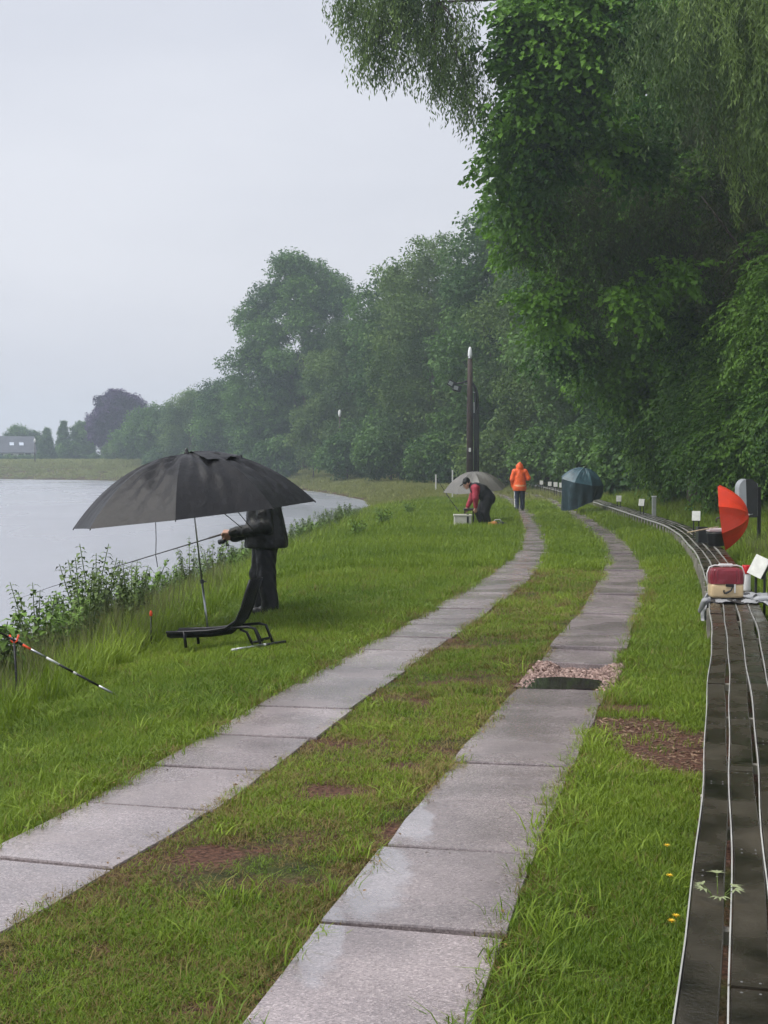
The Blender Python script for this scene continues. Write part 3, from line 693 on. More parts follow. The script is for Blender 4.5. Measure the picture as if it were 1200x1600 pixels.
    # beyond: bigger tufts out to the far bank
    x, y = sample_fan(46000, 58, 262, -1.15, .62, rnd, .2)
    z, d, b, _, _ = ground_z(x, y, True)
    near = np.full(len(x), 9.0); q = y < 95; near[q] = np.minimum(np.abs(stripL.sdist(x[q], y[q])), np.abs(stripR.sdist(x[q], y[q])))
    e = (edge.sdist(x, y))
    keep = (d > .2) & ((near > .45) | (y > 92)) & (e < 3) & ~((b > -.1) & (b < .6) & (y < 100)); x, y, z, d = x[keep], y[keep], z[keep], d[keep]; n = len(x)
    rot = np.stack([rnd.normal(0, .1, n), rnd.normal(0, .1, n), rnd.uniform(0, 6.28, n)], 1)
    s = np.clip(y / 48, 1.3, 4.2); hz = np.clip(.55 + y / 120, .8, 2.2) * rnd.uniform(.6, 1.3, n)
    tag(scatter('far_grass', np.stack([x, y, z], 1), rot, np.stack([s, s, hz], 1), rnd.integers(0, 3, n), .5 + .25 * vnoise(x, y, .12, 9) + rnd.normal(0, .14, n), ['field0', 'field1', 'field2']), 'rough grass on the far bank along the bend', 'grass', kind='stuff')
grass_field()

# ================================================================== bodies: smooth-union distance fields -> one continuous surface
def sdf_mesh(name, prims, mats, h=.012, k=.035, parent=None, wr=.0, loc=None, rot=None):
    """prims: dicts a, b, ra, rb, m, (n, f) squash along n, (lo, hi) clip in z"""
    A = []
    for p in prims:
        for q, r in ((p['a'], p['ra']), (p['b'], p['rb'])): A += [np.array(q) - r - .04, np.array(q) + r + .04]
    lo = np.min(A, 0); hi = np.max(A, 0); n = np.ceil((hi - lo) / h).astype(int) + 1
    ax = [lo[i] + h * np.arange(n[i]) for i in range(3)]
    Gd = np.stack(np.meshgrid(*ax, indexing='ij'), -1)
    D = np.full(n, 1e3); best = np.full(n, 1e3); M = np.zeros(n, np.int8)
    wn = np.sin(Gd[..., 0] * 27 + Gd[..., 2] * 9 + 2.6 * np.sin(Gd[..., 1] * 17 + Gd[..., 2] * 5)) * np.cos(Gd[..., 2] * 19 + Gd[..., 1] * 23 + 2.4 * np.sin(Gd[..., 0] * 15 + Gd[..., 2] * 7)) if wr else 0
    for p in prims:
        a = np.array(p['a'], float); b = np.array(p['b'], float); Q = Gd - a; ba = b - a
        if 'n' in p:
            nn = np.array(p['n'], float); nn /= np.linalg.norm(nn); Q = Q + (Q @ nn)[..., None] * nn * (p['f'] - 1); ba = ba + (ba @ nn) * nn * (p['f'] - 1)
        t = np.clip((Q @ ba) / (ba @ ba + 1e-9), 0, 1)
        d = np.linalg.norm(Q - t[..., None] * ba, axis=-1) - (p['ra'] + t * (p['rb'] - p['ra']))
        if wr and p.get('cloth', True): d = d + wr * wn
        if 'lo' in p: d = np.maximum(d, p['lo'] - Gd[..., 2])
        if 'hi' in p: d = np.maximum(d, Gd[..., 2] - p['hi'])
        u = d < best; best[u] = d[u]; M[u] = p['m']
        kk = p.get('k', k); hh = np.clip(.5 + .5 * (D - d) / kk, 0, 1); D = D * (1 - hh) + d * hh - kk * hh * (1 - hh)
    ins = D < 0; cnt = np.zeros(np.array(n) - 1); acc = np.zeros((*(np.array(n) - 1), 3))
    sl = lambda o: tuple(slice(o[i], n[i] - 1 + o[i]) for i in range(3))
    corners = [(i, j, l) for i in (0, 1) for j in (0, 1) for l in (0, 1)]
    for c in corners:
        for axi in range(3):
            if c[axi] == 0:
                e = list(c); e[axi] = 1; d0 = D[sl(c)]; d1 = D[sl(tuple(e))]; cr = (d0 < 0) != (d1 < 0)
                t = np.where(cr, d0 / np.where(cr, d0 - d1, 1), 0)
                for q in range(3): acc[..., q] += np.where(cr, c[q] + (t if q == axi else 0), 0)
                cnt += cr
    act = cnt > 0; idx = np.full(act.shape, -1); idx[act] = np.arange(act.sum())
    ci = np.argwhere(act); V = lo + h * (ci + acc[act] / cnt[act][:, None]); F, FM = [], []
    for axi in range(3):
        b_, c_ = (axi + 1) % 3, (axi + 2) % 3
        s0 = [slice(1, n[i] - 1) for i in range(3)]; s0[axi] = slice(0, n[axi] - 1); s1 = list(s0); s1[axi] = slice(1, n[axi])
        i0 = ins[tuple(s0)]; i1 = ins[tuple(s1)]; w = np.argwhere(i0 != i1)
        if not len(w): continue
        off = np.array([1, 1, 1]); off[axi] = 0; w = w + off; flip = ins[tuple(w.T)]
        def cell(db, dc):
            q = w.copy(); q[:, b_] -= db; q[:, c_] -= dc; return idx[tuple(q.T)]
        Fq = np.stack([cell(1, 1), cell(0, 1), cell(0, 0), cell(1, 0)], 1); Fq[~flip] = Fq[~flip][:, ::-1]
        F.append(Fq); FM.append(M[tuple(w.T)])
    F = np.vstack(F); FM = np.concatenate(FM)
    return link(name, make_mesh(name, V.tolist(), F.tolist(), mats, True, FM), parent, loc, rot)
def cone(a, b, ra, rb, m, **k): return dict(a=a, b=b, ra=ra, rb=rb, m=m, **k)
def V3(*a): return Vector(a)

M_SKIN = mat('skin', (.48, .27, .19), .5, .12, 30)
M_HAIR = mat('hair', (.05, .035, .025), .6, .3, 60)
M_BLACKCLOTH = mat('black_raincloth', (.009, .010, .009), .45, .5, 9, bump=.8, bscale=18, spec=.3)
M_TROUSER = mat('dark_trousers', (.011, .011, .013), .5, .4, 10, bump=.7, bscale=18, spec=.3)
M_NAVY = mat('navy_trousers', (.03, .04, .075), .6, .3, 10, bump=.4)
M_WHITE = mat('white_band', (.72, .72, .70), .5, .06, 12)
M_ORANGE = mat('hi_vis_orange', (.95, .13, .018), .5, .10, 10, bump=.4, bscale=20)
M_REFL = mat('reflective_band', (.95, .45, .25), .35, .05, 10)
M_RED = mat('burgundy_jersey', (.33, .022, .045), .7, .25, 14, bump=.3)
M_SHOE = mat('black_boots', (.015, .015, .016), .4, .3, 14)
M_BLACKMETAL = mat('black_metal', (.014, .014, .016), .35, .3, 20, metal=.4)
M_STEEL = mat('steel_tube', (.42, .43, .45), .28, .12, 20, metal=.9)
M_PLASTIC = mat('black_plastic', (.016, .017, .018), .35, .3, 10)

def head_prims(c, f, m_skin, m_hat=None, up=(0, 0, 1), hat_brim=True):
    """head at c looking along f"""
    c = Vector(c); f = Vector(f).normalized(); up = Vector(up); sd = f.cross(up).normalized(); up = sd.cross(f).normalized()
    g = lambda x, y, z: tuple(c + f * x + sd * y + up * z)
    P_ = [cone(g(-.01, 0, .03), g(-.02, 0, .05), .092, .095, m_skin, n=tuple(sd), f=1.18, cloth=False),
          cone(g(.02, 0, -.03), g(.045, 0, -.075), .068, .045, m_skin, cloth=False, k=.03),
          cone(g(.09, 0, .012), g(.112, 0, -.022), .010, .016, m_skin, k=.012, cloth=False),
          cone(g(.085, 0, -.055), g(.088, 0, -.062), .018, .016, m_skin, n=tuple(up), f=1.8, k=.01, cloth=False)]
    for s_ in (-1, 1):
        P_.append(cone(g(-.01, s_ * .078, .02), g(-.012, s_ * .082, -.02), .017, .013, m_skin, k=.01, cloth=False))
        P_.append(cone(g(.074, s_ * .032, .034), g(.076, s_ * .040, .032), .011, .010, m_skin, k=.02, cloth=False))
    if m_hat is not None:
        P_.append(cone(g(-.02, 0, .07), g(-.03, 0, .085), .104, .098, m_hat, n=tuple(sd), f=1.12, k=.006))
        if hat_brim: P_.append(cone(g(.08, 0, .065), g(.135, 0, .05), .062, .055, m_hat, n=tuple(up), f=4.5, k=.01))
    return P_
def hand(parent, wrist, d, palm_n, curl=1.2, side=1, grip=None, name='hand'):
    """five fingers of different lengths; curl in radians closes them round what is held"""
    w = Vector(wrist); d = Vector(d).normalized(); nn = Vector(palm_n); sd = d.cross(nn).normalized(); nn = sd.cross(d).normalized()
    Pp = [cone(tuple(w - d * .03), tuple(w + d * .01), .030, .030, 0, n=tuple(nn), f=1.25)]
    for j in range(4): Pp.append(cone(tuple(w + sd * (j - 1.5) * .012), tuple(w + d * .085 + sd * (j - 1.5) * .021), .019, .014, 0, k=.012))
    for j, L_ in enumerate((.070, .080, .075, .058)):
        p = w + d * .085 + sd * (j - 1.5) * .0215; a = .25
        for s_, q in enumerate((.45, .32, .23)):
            a += curl * (.45, .4, .3)[s_]; v = d * math.cos(a) + nn * math.sin(a); e = p + v * L_ * q
            Pp.append(cone(tuple(p), tuple(e), .0098 - .0008 * s_, .009 - .0008 * s_, 0, k=.005)); p = e
    p = w + d * .025 - sd * .028 * side; a = (d * .6 - sd * .7 * side + nn * .45).normalized(); e = p + a * .042
    Pp.append(cone(tuple(p), tuple(e), .014, .0115, 0, k=.012)); e2 = e + (d * .75 + sd * .15 * side + nn * .6).normalized() * .034
    Pp.append(cone(tuple(e), tuple(e2), .0112, .0092, 0, k=.005))
    return sdf_mesh(name, Pp, [M_SKIN], h=.0045, k=.006, parent=parent)
def eyes(parent, c, f, up=(0, 0, 1)):
    c = Vector(c); f = Vector(f).normalized(); up = Vector(up); sd = f.cross(up).normalized(); up = sd.cross(f).normalized()
    for s_ in (-1, 1):
        mb = MB(); mb.lathe([(.001, -.009), (.007, -.006), (.009, 0), (.007, .006), (.001, .009)], 10, c=c + f * .088 + sd * s_ * .034 + up * .016); mb.build('eye', M_SHOE, parent, True)

# ------------------------------------------------------------------ umbrellas
def umbrella_canopy(root, apex, axis, spin, R, H, n, m, sag=.05, wr=.012, seed=0, lift=None, rim=.02):
    axis = Vector(axis).normalized(); q = Vector((0, 0, 1)).rotation_difference(axis).to_matrix() @ Matrix.Rotation(spin, 3, 'Z'); apex = Vector(apex)
    rn = random.Random(seed); NT, NA = 20, 18
    def pt(a, t, k=0.0):
        # a: angle in gore units (-1..1 about rib centre line), returns local point
        return a, t
    panels = []
    for k in range(n):
        ph = 2 * PI * (k + .5) / n; vs, fs = [], []; wph = rn.uniform(0, 6); wf = rn.uniform(5, 9); wa = wr * rn.uniform(.6, 1.5)
        for i in range(NT + 1):
            t = i / NT
            for j in range(NA + 1):
                a = -1 + 2 * j / NA; an = ph + a * PI / n
                r = R * t * math.cos(PI / n) / math.cos(a * PI / n) * (1 - rim * (1 - a * a) * t * t)
                z = -H * (t ** 2.35 * .96 + .04 * t) - sag * (1 - a * a) * math.sin(PI * t) * .55
                z += wa * (1 - a * a) * math.sin(wf * t * 2 + wph + 3.2 * a) * math.sin(PI * min(1, t * 1.02)) * math.sin(9 * a + wph)
                vs.append(apex + q @ Vector((r * math.cos(an), r * math.sin(an), z)))
        for i in range(NT):
            for j in range(NA):
                o = i * (NA + 1) + j; fs.append((o, o + NA + 1, o + NA + 2, o + 1))
        mm = m[k % len(m)] if isinstance(m, list) else m
        link('canopy_panel', make_mesh('canopy_panel', vs, fs, mm, True), root)
    for k in range(n):
        ph = 2 * PI * k / n; pts = []
        for i in range(9):
            t = i / 8; pts.append(apex + q @ Vector((R * t * math.cos(ph), R * t * math.sin(ph), -H * (t ** 2.35 * .96 + .04 * t) - .012)))
        mb = MB(); mb.tube(pts, [.006] * 9, 5); mb.build('rib', M_BLACKMETAL, root)
    return q
# ------------------------------------------------------------------ the long plank bench
M_BOARD = mat('wet_dark_board', (.026, .022, .017), .28, .65, 3.0, bump=.08, bscale=60, coords='World', rv=.14, col2=(.060, .050, .033), spec=.28)
M_EDGE = mat('pale_edging', (.42, .42, .39), .45, .2, 6, coords='World')
M_POST = mat('weathered_post', (.34, .32, .27), .8, .4, 5, bump=.4, coords='World')
M_SCREW = mat('screw', (.25, .25, .24), .4, .1, 50, metal=.6)
bench = tag(empty('plank_bench', (0, 0, 0)), 'long low bench of dark wet planks with pale edges curving along the right', 'bench')
BW, BP = .106, .128
scr = MB(); scr.lathe([(.004, 0), (.004, .002), (.002, .003)], 8); screw_me = scr.mesh('screw', M_SCREW)
rb = random.Random(3)
wob = [lambda q, j=j: .007 * math.sin(q * 1.15 + j * 1.7) + .0035 * math.sin(q * 2.9 + j * 2.3) for j in range(4)]
def bpt(q, off, z):
    p = bench_c.at(q); d = bench_c.dir(q); return Vector((p[0] + d[1] * off, p[1] - d[0] * off, z))
s_end = bench_c.s_of_y(97)
for j in range(4):
    s = .2 + (.0, .55, .95, .3)[j]; first = True
    while s < s_end:
        y = bench_c.at(s)[1]; ln = 1.42 if y < 34 else 5.6
        if j == 1 and y < 34: ln = 1.36
        q0, q1 = s, s + ln - .004; n = 5 if y < 34 else 9; dz = rb.uniform(-.004, .004); top = BZ + .0 + dz
        qs = [q0 + (q1 - q0) * k / (n - 1) for k in range(n)]; vs = []
        for q in qs:
            o = j * BP + .010 + wob[j](q)
            for (a, zz) in ((0, top - .032), (BW, top - .032), (BW, top - .004), (BW - .004, top), (.004, top), (0, top - .004)): vs.append(bpt(q, o + a, zz))
        fs = []
        for k in range(n - 1):
            for c in range(6): fs.append((k * 6 + c, k * 6 + (c + 1) % 6, (k + 1) * 6 + (c + 1) % 6, (k + 1) * 6 + c))
        fs += [(5, 4, 3, 2, 1, 0), tuple((n - 1) * 6 + c for c in range(6))]
        bd = link('board', make_mesh('board', vs, fs, M_BOARD), bench)
        vs, fs = [], []
        for q in qs:
            o = j * BP + .002 + wob[j](q)
            for (a, zz) in ((0, top - .036), (.0048, top - .036), (.0048, top + .003), (0, top + .003)): vs.append(bpt(q, o + a, zz))
        for k in range(n - 1):
            for c in range(4): fs.append((k * 4 + c, k * 4 + (c + 1) % 4, (k + 1) * 4 + (c + 1) % 4, (k + 1) * 4 + c))
        fs += [(3, 2, 1, 0), tuple((n - 1) * 4 + c for c in range(4))]
        link('edging', make_mesh('edging', vs, fs, M_EDGE), bd)
        if y < 9:
            for q in (q0 + .03, q1 - .03):
                for a in (.03, .08): link('screw', screw_me, bd, bpt(q, j * BP + .010 + wob[j](q) + a, top - .001))
        s += ln
s = .4; k = 0
post_me = {}
while s < s_end:
    y = bench_c.at(s)[1]; step = .62 if y < 60 else 1.3
    base = bpt(s, .018 if y < 13 else -.012, 0); zg = gz(base.x, base.y)
    d = bench_c.dir(s); M3 = Matrix.Rotation(math.atan2(d[1], d[0]), 3, 'Z')
    mb = MB(); mb.box((0, 0, (BZ - .045 + zg - .1) / 2), (.045, .03, BZ - .045 - zg + .1), M3); mb.build('support_post', M_POST, bench, loc=(base.x, base.y, 0))
    if y < 30 and k % 2 == 0:
        c = bpt(s + .05, .255, BZ - .058); mb = MB(); mb.box((0, 0, 0), (.05, .50, .044), M3); mb.build('cross_bearer', M_POST, bench, loc=c)
    s += step; k += 1

# ------------------------------------------------------------------ gravel, chips, puddles, litter
peb = MB(); rp = random.Random(2)
bm = bmesh.new(); bmesh.ops.create_icosphere(bm, subdivisions=1, radius=1)
for v in bm.verts: v.co *= rp.uniform(.75, 1.2); v.co.z *= .6
pme = bpy.data.meshes.new('pebble'); bm.to_mesh(pme); bm.free()
M_GRAVEL = leaf_mat('pink_gravel', (.16, .10, .085), (.46, .33, .28), rough=.5, trans=0.0); pme.materials.append(M_GRAVEL); proto('pebble', pme)
ch = MB(); ch.box((0, 0, 0), (1, .28, .12)); M_CHIP = leaf_mat('wood_chip', (.06, .035, .025), (.30, .20, .13), rough=.7, trans=0.0); proto('chip', ch.mesh('chip', M_CHIP))
lf = MB(); leaf_into(lf, (0, 0, 0), (1, 0, .1), (0, 0, 1), 1, .55, .3, .2); M_LITTER = leaf_mat('dead_leaf', (.035, .022, .015), (.28, .17, .06), rough=.6, trans=.05); proto('litter', lf.mesh('litter', M_LITTER))
rnd = np.random.default_rng(12)
q = rnd.uniform(0, 1, 2200); o = rnd.uniform(-.37, .37, 2200); sy = [stripR.s_of_y(GAP_Y[0] - .02), stripR.s_of_y(GAP_Y[1] + .02)]
pp = []
for a, b_ in zip(q, o):
    s_ = sy[0] + a * (sy[1] - sy[0]); p = stripR.at(s_); d = stripR.dir(s_); pp.append((p[0] + d[1] * b_, p[1] - d[0] * b_))
pp = np.array(pp); zz = ground_z(pp[:, 0], pp[:, 1]) + .012 + .006 * sm(q, .3, .6)
n = len(pp); tag(scatter('gravel', np.column_stack([pp, zz]), rnd.uniform(-1, 1, (n, 3)), rnd.uniform(.006, .017, n), np.zeros(n), rnd.random(n), ['pebble']), 'pinkish gravel filling the gap of the missing slab', 'gravel', kind='stuff')
cx, cy, hx, hy = SOIL[0]; n = 900; a = rnd.uniform(0, 6.28, n); r = np.sqrt(rnd.random(n)) * 1.05
x, y = cx + hx * r * np.cos(a), cy + hy * r * np.sin(a)
tag(scatter('wood_chips', np.column_stack([x, y, ground_z(x, y) + .004]), np.column_stack([rnd.normal(0, .15, n), rnd.normal(0, .15, n), rnd.uniform(0, 6.28, n)]), rnd.uniform(.008, .045, n) ** 1.0, np.zeros(n), rnd.random(n), ['chip']), 'wood chips and grit on the bare soil patch beside the bench', 'debris', kind='stuff')
# grit, leaf scraps along the strip edges
X, Y, Zl = [], [], []
for c in (stripL, stripR):
    for _ in range(900):
        y = 3 + 27 * rnd.random() ** 1.6; s_ = c.s_of_y(y); e = rnd.random() < .72
        o = rnd.choice([-1, 1]) * rnd.normal(.345, .03) if e else rnd.uniform(-.33, .33)
        if not e and rnd.random() < .75: continue
        p = c.at(s_); d = c.dir(s_); X.append(p[0] + d[1] * o); Y.append(p[1] - d[0] * o); Zl.append(.037 if abs(o) < .34 else .022)
n = len(X); tag(scatter('leaf_litter', np.column_stack([X, Y, Zl]), np.column_stack([rnd.normal(0, .2, n), rnd.normal(0, .2, n), rnd.uniform(0, 6.28, n)]), rnd.uniform(.008, .03, n), np.zeros(n), rnd.random(n) ** 2, ['litter']), 'dead leaf scraps along the slab edges', 'leaf litter', kind='stuff')
def blob(name, pts, z, m, label, jit=.02, seed=1):
    c = catmull([*pts, pts[0]], .06)[:-1]; r_ = np.random.default_rng(seed); c = c + r_.normal(0, jit, c.shape) * .3; cen = c.mean(0)
    vs = [(*(p - cen), 0) for p in c] + [(*(p - cen) * 1.0, -.006) for p in c]; N = len(c)
    fs = [tuple(range(N))] + [(i, i + N, (i + 1) % N + N, (i + 1) % N) for i in range(N)]
    o = link(name, make_mesh(name, vs, fs, m), None, (cen[0], cen[1], z)); tag(o, label, 'puddle', kind='structure')
    if o.data.polygons[0].normal.z < 0: o.data.flip_normals()
    return o
M_PUD = mat('puddle_water', (.030, .026, .022), .03, .2, 3, spec=.6)
blob('puddle', [g2(806, 1078), g2(820, 1066), g2(860, 1061), g2(905, 1062), g2(950, 1069), g2(957, 1077), g2(905, 1079.5), g2(850, 1079.5)], .016, M_PUD, 'dark puddle lying in the gap of the missing slab')

# ------------------------------------------------------------------ big black umbrella
M_NYLON = mat('black_nylon', (.010, .0098, .011), .45, .2, 5, bump=.8, bscale=7, spec=.25)
Yu = 14.6; base = Vector(((325 - 600) / FPX * Yu, Yu, 0)); base.z = gz(base.x, base.y); apex = P(292, 709, Yu)
um = tag(empty('fishing_umbrella', base), 'large black fishing umbrella standing open on the grass at the left', 'umbrella')
ax = (apex - base).normalized()
umbrella_canopy(um, apex - base, ax, 0.0, 1.31, .66, 8, M_NYLON, sag=.012, wr=.03, seed=4)
mb = MB(); mb.tube([-ax * .15, ax * .62], [.012, .012], 10); mb.build('lower_pole', M_STEEL, um, True)
mb = MB(); mb.tube([ax * .60, (apex - base) - ax * .02], [.009, .009], 10); mb.build('upper_pole', M_STEEL, um, True)
mb = MB(); mb.tube([ax * .585, ax * .625], [.021, .021], 12); mb.box(ax * .605 + Vector((.03, 0, 0)), (.035, .014, .014)); mb.build('clamp', M_PLASTIC, um)
mb = MB(); mb.lathe([(.03, -.012), (.03, .008), (.018, .022), (.02, .04), (.012, .055), (.002, .06)], 14, c=apex - base, M=Vector((0, 0, 1)).rotation_difference(ax).to_matrix()); mb.build('ferrule', M_PLASTIC, um, True)
# loose storm flap over two right-hand panels
vs, fs = [], []; Rm = Vector((0, 0, 1)).rotation_difference(ax).to_matrix()
for i in range(9):
    for j in range(13):
        t = .04 + .42 * i / 8; an = math.radians(-62 + 120 * j / 12); H_ = .66
        z = -H_ * (t ** 2.35 * .96 + .04 * t) + .012 + .010 * math.sin(j * 1.9 + i) + (.018 * math.sin(j * 2.3) if i == 8 else 0)
        vs.append((apex - base) + Rm @ Vector((1.31 * t * math.cos(an) * .97, 1.31 * t * math.sin(an) * .97, z)))
for i in range(8):
    for j in range(12): fs.append((i * 13 + j, (i + 1) * 13 + j, (i + 1) * 13 + j + 1, i * 13 + j + 1))
link('storm_flap', make_mesh('storm_flap', vs, fs, M_NYLON, True), um)
p0 = P(243, 806, Yu) - base; mb = MB(); mb.tube([p0, p0 + Vector((.005, 0, -.25)), p0 + Vector((.0, 0, -.42)), p0 + Vector((.02, 0, -.55))], .0045, 6); mb.build('hanging_cord', M_BLACKMETAL, um)
for (a, b_) in (((345, 798), (378, 825)), ((366, 793), (395, 828))):
    mb = MB(); mb.tube([P(*a, Yu + .5) - base, P(*b_, Yu + 1.0) - base], .005, 6); mb.build('guy_line', M_BLACKMETAL, um)

# ------------------------------------------------------------------ standing angler in black
Ya = 16.15; ab = Vector(((412 - 600) / FPX * Ya, Ya, 0)); ab.z = gz(ab.x, ab.y)
ang = tag(empty('person', ab), 'angler in black rain jacket and trousers, head hidden behind the black umbrella, holding a rod', 'person')
zf = (P(350, 833, Ya).z - ab.z)
pr = []
for (yy, xo) in ((-.11, .055), (.11, -.05)):
    pr += [cone((xo * .4 + .02, yy * .9, .90), (xo - .02, yy, .48), .135, .108, 1), cone((xo - .02, yy, .48), (xo + .03, yy, .09), .106, .098, 1, lo=.05),
           cone((xo + .03, yy, .07), (xo - .13, yy, .05), .062, .05, 2, k=.02), cone((xo + .05, yy, .05), (xo - .02, yy, .05), .058, .06, 2, k=.02)]
pr += [cone((.0, 0, 1.33), (.03, 0, .86), .205, .262, 0, lo=.80, n=(1, 0, 0), f=1.02, k=.02), cone((.0, -.13, 1.36), (.0, .13, 1.36), .115, .115, 0, k=.05),
       cone((-.02, 0, 1.42), (-.09, 0, 1.50), .075, .065, 3, cloth=False), cone((-.02, 0, 1.41), (-.04, 0, 1.45), .10, .09, 0, k=.02)]
for s_ in (-1, 1):
    wr_ = (-.36, s_ * .05, zf + (.01 if s_ < 0 else -.06))
    pr += [cone((.01, s_ * .20, 1.36), (.05, s_ * .285, 1.06), .098, .086, 0), cone((.05, s_ * .285, 1.06), wr_, .084, .058, 0)]
pr += head_prims((-.13, 0, 1.55), (-1, 0, -.5), 3, 4)
sdf_mesh('body', pr, [M_BLACKCLOTH, M_TROUSER, M_SHOE, M_SKIN, M_BLACKCLOTH], .0125, .035, ang, wr=.008)
eyes(ang, (-.13, 0, 1.55), (-1, 0, -.5))
hand(ang, (-.385, -.05, zf + .012), (-1, .15, .05), (.0, .45, -1), 1.5, 1)
hand(ang, (-.385, .05, zf - .05), (-1, -.25, -.02), (0, -1, .3), 1.5, -1)
# rod and reel
h0 = ab + Vector((-.47, -.01, zf - .005)); tip = P(50, 925, 19.2); d = (tip - h0).normalized()
rod = tag(empty('fishing_rod', h0), 'long thin fishing rod held out over the water by the angler in black', 'fishing rod')
mb = MB(); mb.tube([-d * .22, d * .30], [.0125, .0115], 10); mb.build('handle', mat('cork_grip', (.05, .042, .036), .7, .3, 40), rod, True)
mb = MB(); L_ = (tip - h0).length + .5; mb.tube([d * .28, d * L_ * .5, d * L_ * .8 - Vector((0, 0, .01)), d * L_ - Vector((0, 0, .04))], [.0085, .006, .004, .0018], 8); mb.build('blank', mat('rod_blank', (.05, .05, .055), .3, .2, 20), rod, True)
for t in (.2, .36, .52, .68, .84):
    mb = MB(); c = d * L_ * t - Vector((0, 0, .018)); mb.tube([c + Vector((0, .012 * math.cos(a), .012 * math.sin(a))) for a in np.linspace(0, 2 * PI, 11)], .0016, 5, False); mb.build('guide_ring', M_STEEL, rod)
rl = MB(); c = d * .03 - Vector((0, 0, .085)); sdv = d.cross(Vector((0, 0, 1))).normalized()
rl.tube([d * .03 - Vector((0, 0, .012)), c], [.008, .01], 8); rl.tube([c - d * .045, c + d * .005, c + d * .02, c + d * .055], [.022, .034, .026, .032], 14)
rl.tube([c, c + sdv * .06, c + sdv * .06 - Vector((0, 0, .05))], .006, 6); rl.tube([c + sdv * .06 - Vector((0, 0, .05)), c + sdv * .095 - Vector((0, 0, .05))], .011, 8)
rl.build('reel', M_BLACKMETAL, rod, True)

# ------------------------------------------------------------------ low black bed chair beside the angler
Yc = 12.9; cb = Vector(((350 - 600) / FPX * Yc, Yc, 0)); cb.z = gz(cb.x, cb.y); k = Yc / FPX
chair = tag(empty('folding_chair', cb, -.30), 'low black folding chair with curved-up back standing in the grass beside the angler', 'chair')
def cpx(u, v, dy=0.0): q = P(u, v, Yc + dy); return q - cb
prof = [(262, 988), (295, 986), (332, 983), (362, 978), (380, 966), (390, 945), (397, 922), (404, 902)]
vs, fs = [], []; WY = 9
M_CHAIRCLOTH = mat('black_mesh_cloth', (.008, .008, .009), .7, .3, 14, bump=.5, bscale=45, spec=.2)
for i, (u, v) in enumerate(prof):
    for j in range(WY + 1):
        a = -1 + 2 * j / WY; p = cpx(u, v, 0) + Vector((0, a * .13, -.03 * (1 - a * a) * (1 if i < 4 else .3))); p.x += .02 * (1 - a * a) * (i > 4); vs.append(p)
n1 = len(vs); vs += [v - Vector((.0 if i_ // (WY + 1) < 4 else .02, 0, .045 if i_ // (WY + 1) < 5 else .006)) for i_, v in enumerate(vs[:n1])]
for i in range(len(prof) - 1):
    for j in range(WY):
        o = i * (WY + 1) + j; fs.append((o, o + WY + 1, o + WY + 2, o + 1)); fs.append((n1 + o, n1 + o + 1, n1 + o + WY + 2, n1 + o + WY + 1))
    o = i * (WY + 1); fs.append((o, n1 + o, n1 + o + WY + 1, o + WY + 1)); o += WY; fs.append((o, o + WY + 1, n1 + o + WY + 1, n1 + o))
fs.append(tuple(list(range(WY + 1)) + [n1 + q_ for q_ in range(WY, -1, -1)])); o = (len(prof) - 1) * (WY + 1); fs.append(tuple([o + q_ for q_ in range(WY, -1, -1)] + [n1 + o + q_ for q_ in range(WY + 1)]))
ncut = None
link('seat_sling', make_mesh('seat_sling', vs, fs, M_CHAIRCLOTH, True), chair)
for s_ in (-1, 1):
    mb = MB(); mb.tube([cpx(u, v) + Vector((0, s_ * .14, -.005)) for u, v in prof], .013, 8); mb.build('side_rail', M_BLACKMETAL, chair, True)
    mb = MB(); mb.tube([cpx(372, 978) + Vector((0, s_ * .14, 0)), cpx(400, 975) + Vector((0, s_ * .14, 0)), cpx(411, 977) + Vector((0, s_ * .14, 0)), cpx(424, 1008) + Vector((0, s_ * .14, 0))], [.014, .014, .014, .016], 8); mb.build('leg', M_BLACKMETAL, chair, True)
    mb = MB(); mb.tube([cpx(385, 980) + Vector((0, s_ * .11, 0)), cpx(396, 984) + Vector((0, s_ * .11, 0)), cpx(409, 1009) + Vector((0, s_ * .11, 0))], [.013, .013, .016], 8); mb.build('leg', M_BLACKMETAL, chair, True)
    mb = MB(); mb.tube([cpx(292, 985) + Vector((0, s_ * .14, 0)), cpx(296, 1008) + Vector((0, s_ * .14, -.02))], [.014, .016], 8); mb.build('leg', M_BLACKMETAL, chair, True)
    mb = MB(); mb.tube([cpx(405, 1000) + Vector((0, s_ * .11, 0)), cpx(420, 996) + Vector((0, s_ * .14, 0))], .013, 8); mb.build('brace', M_BLACKMETAL, chair, True)
# pole lying on the grass
def banded_rod(name, p0, p1, bands, r0, r1, label, cat, group=None):
    root = tag(empty(name, p0), label, cat, group); v = p1 - p0
    t0 = 0
    for (t1, m) in bands:
        mb = MB(); mb.tube([v * t0, v * (t1 - .0005)], [r0 + (r1 - r0) * t0, r0 + (r1 - r0) * t1], 8); mb.build('section', m, root, True); t0 = t1
    return root
a = G(362, 1025); b_ = G(446, 1013); a.z = gz(a.x, a.y) + .055; b_.z = gz(b_.x, b_.y) + .06
banded_rod('landing_net_handle', a, b_, [(.08, M_WHITE), (.58, M_STEEL), (.62, M_WHITE), (1, M_BLACKMETAL)], .011, .013, 'short silver and black pole lying in the grass below the folding chair', 'pole')
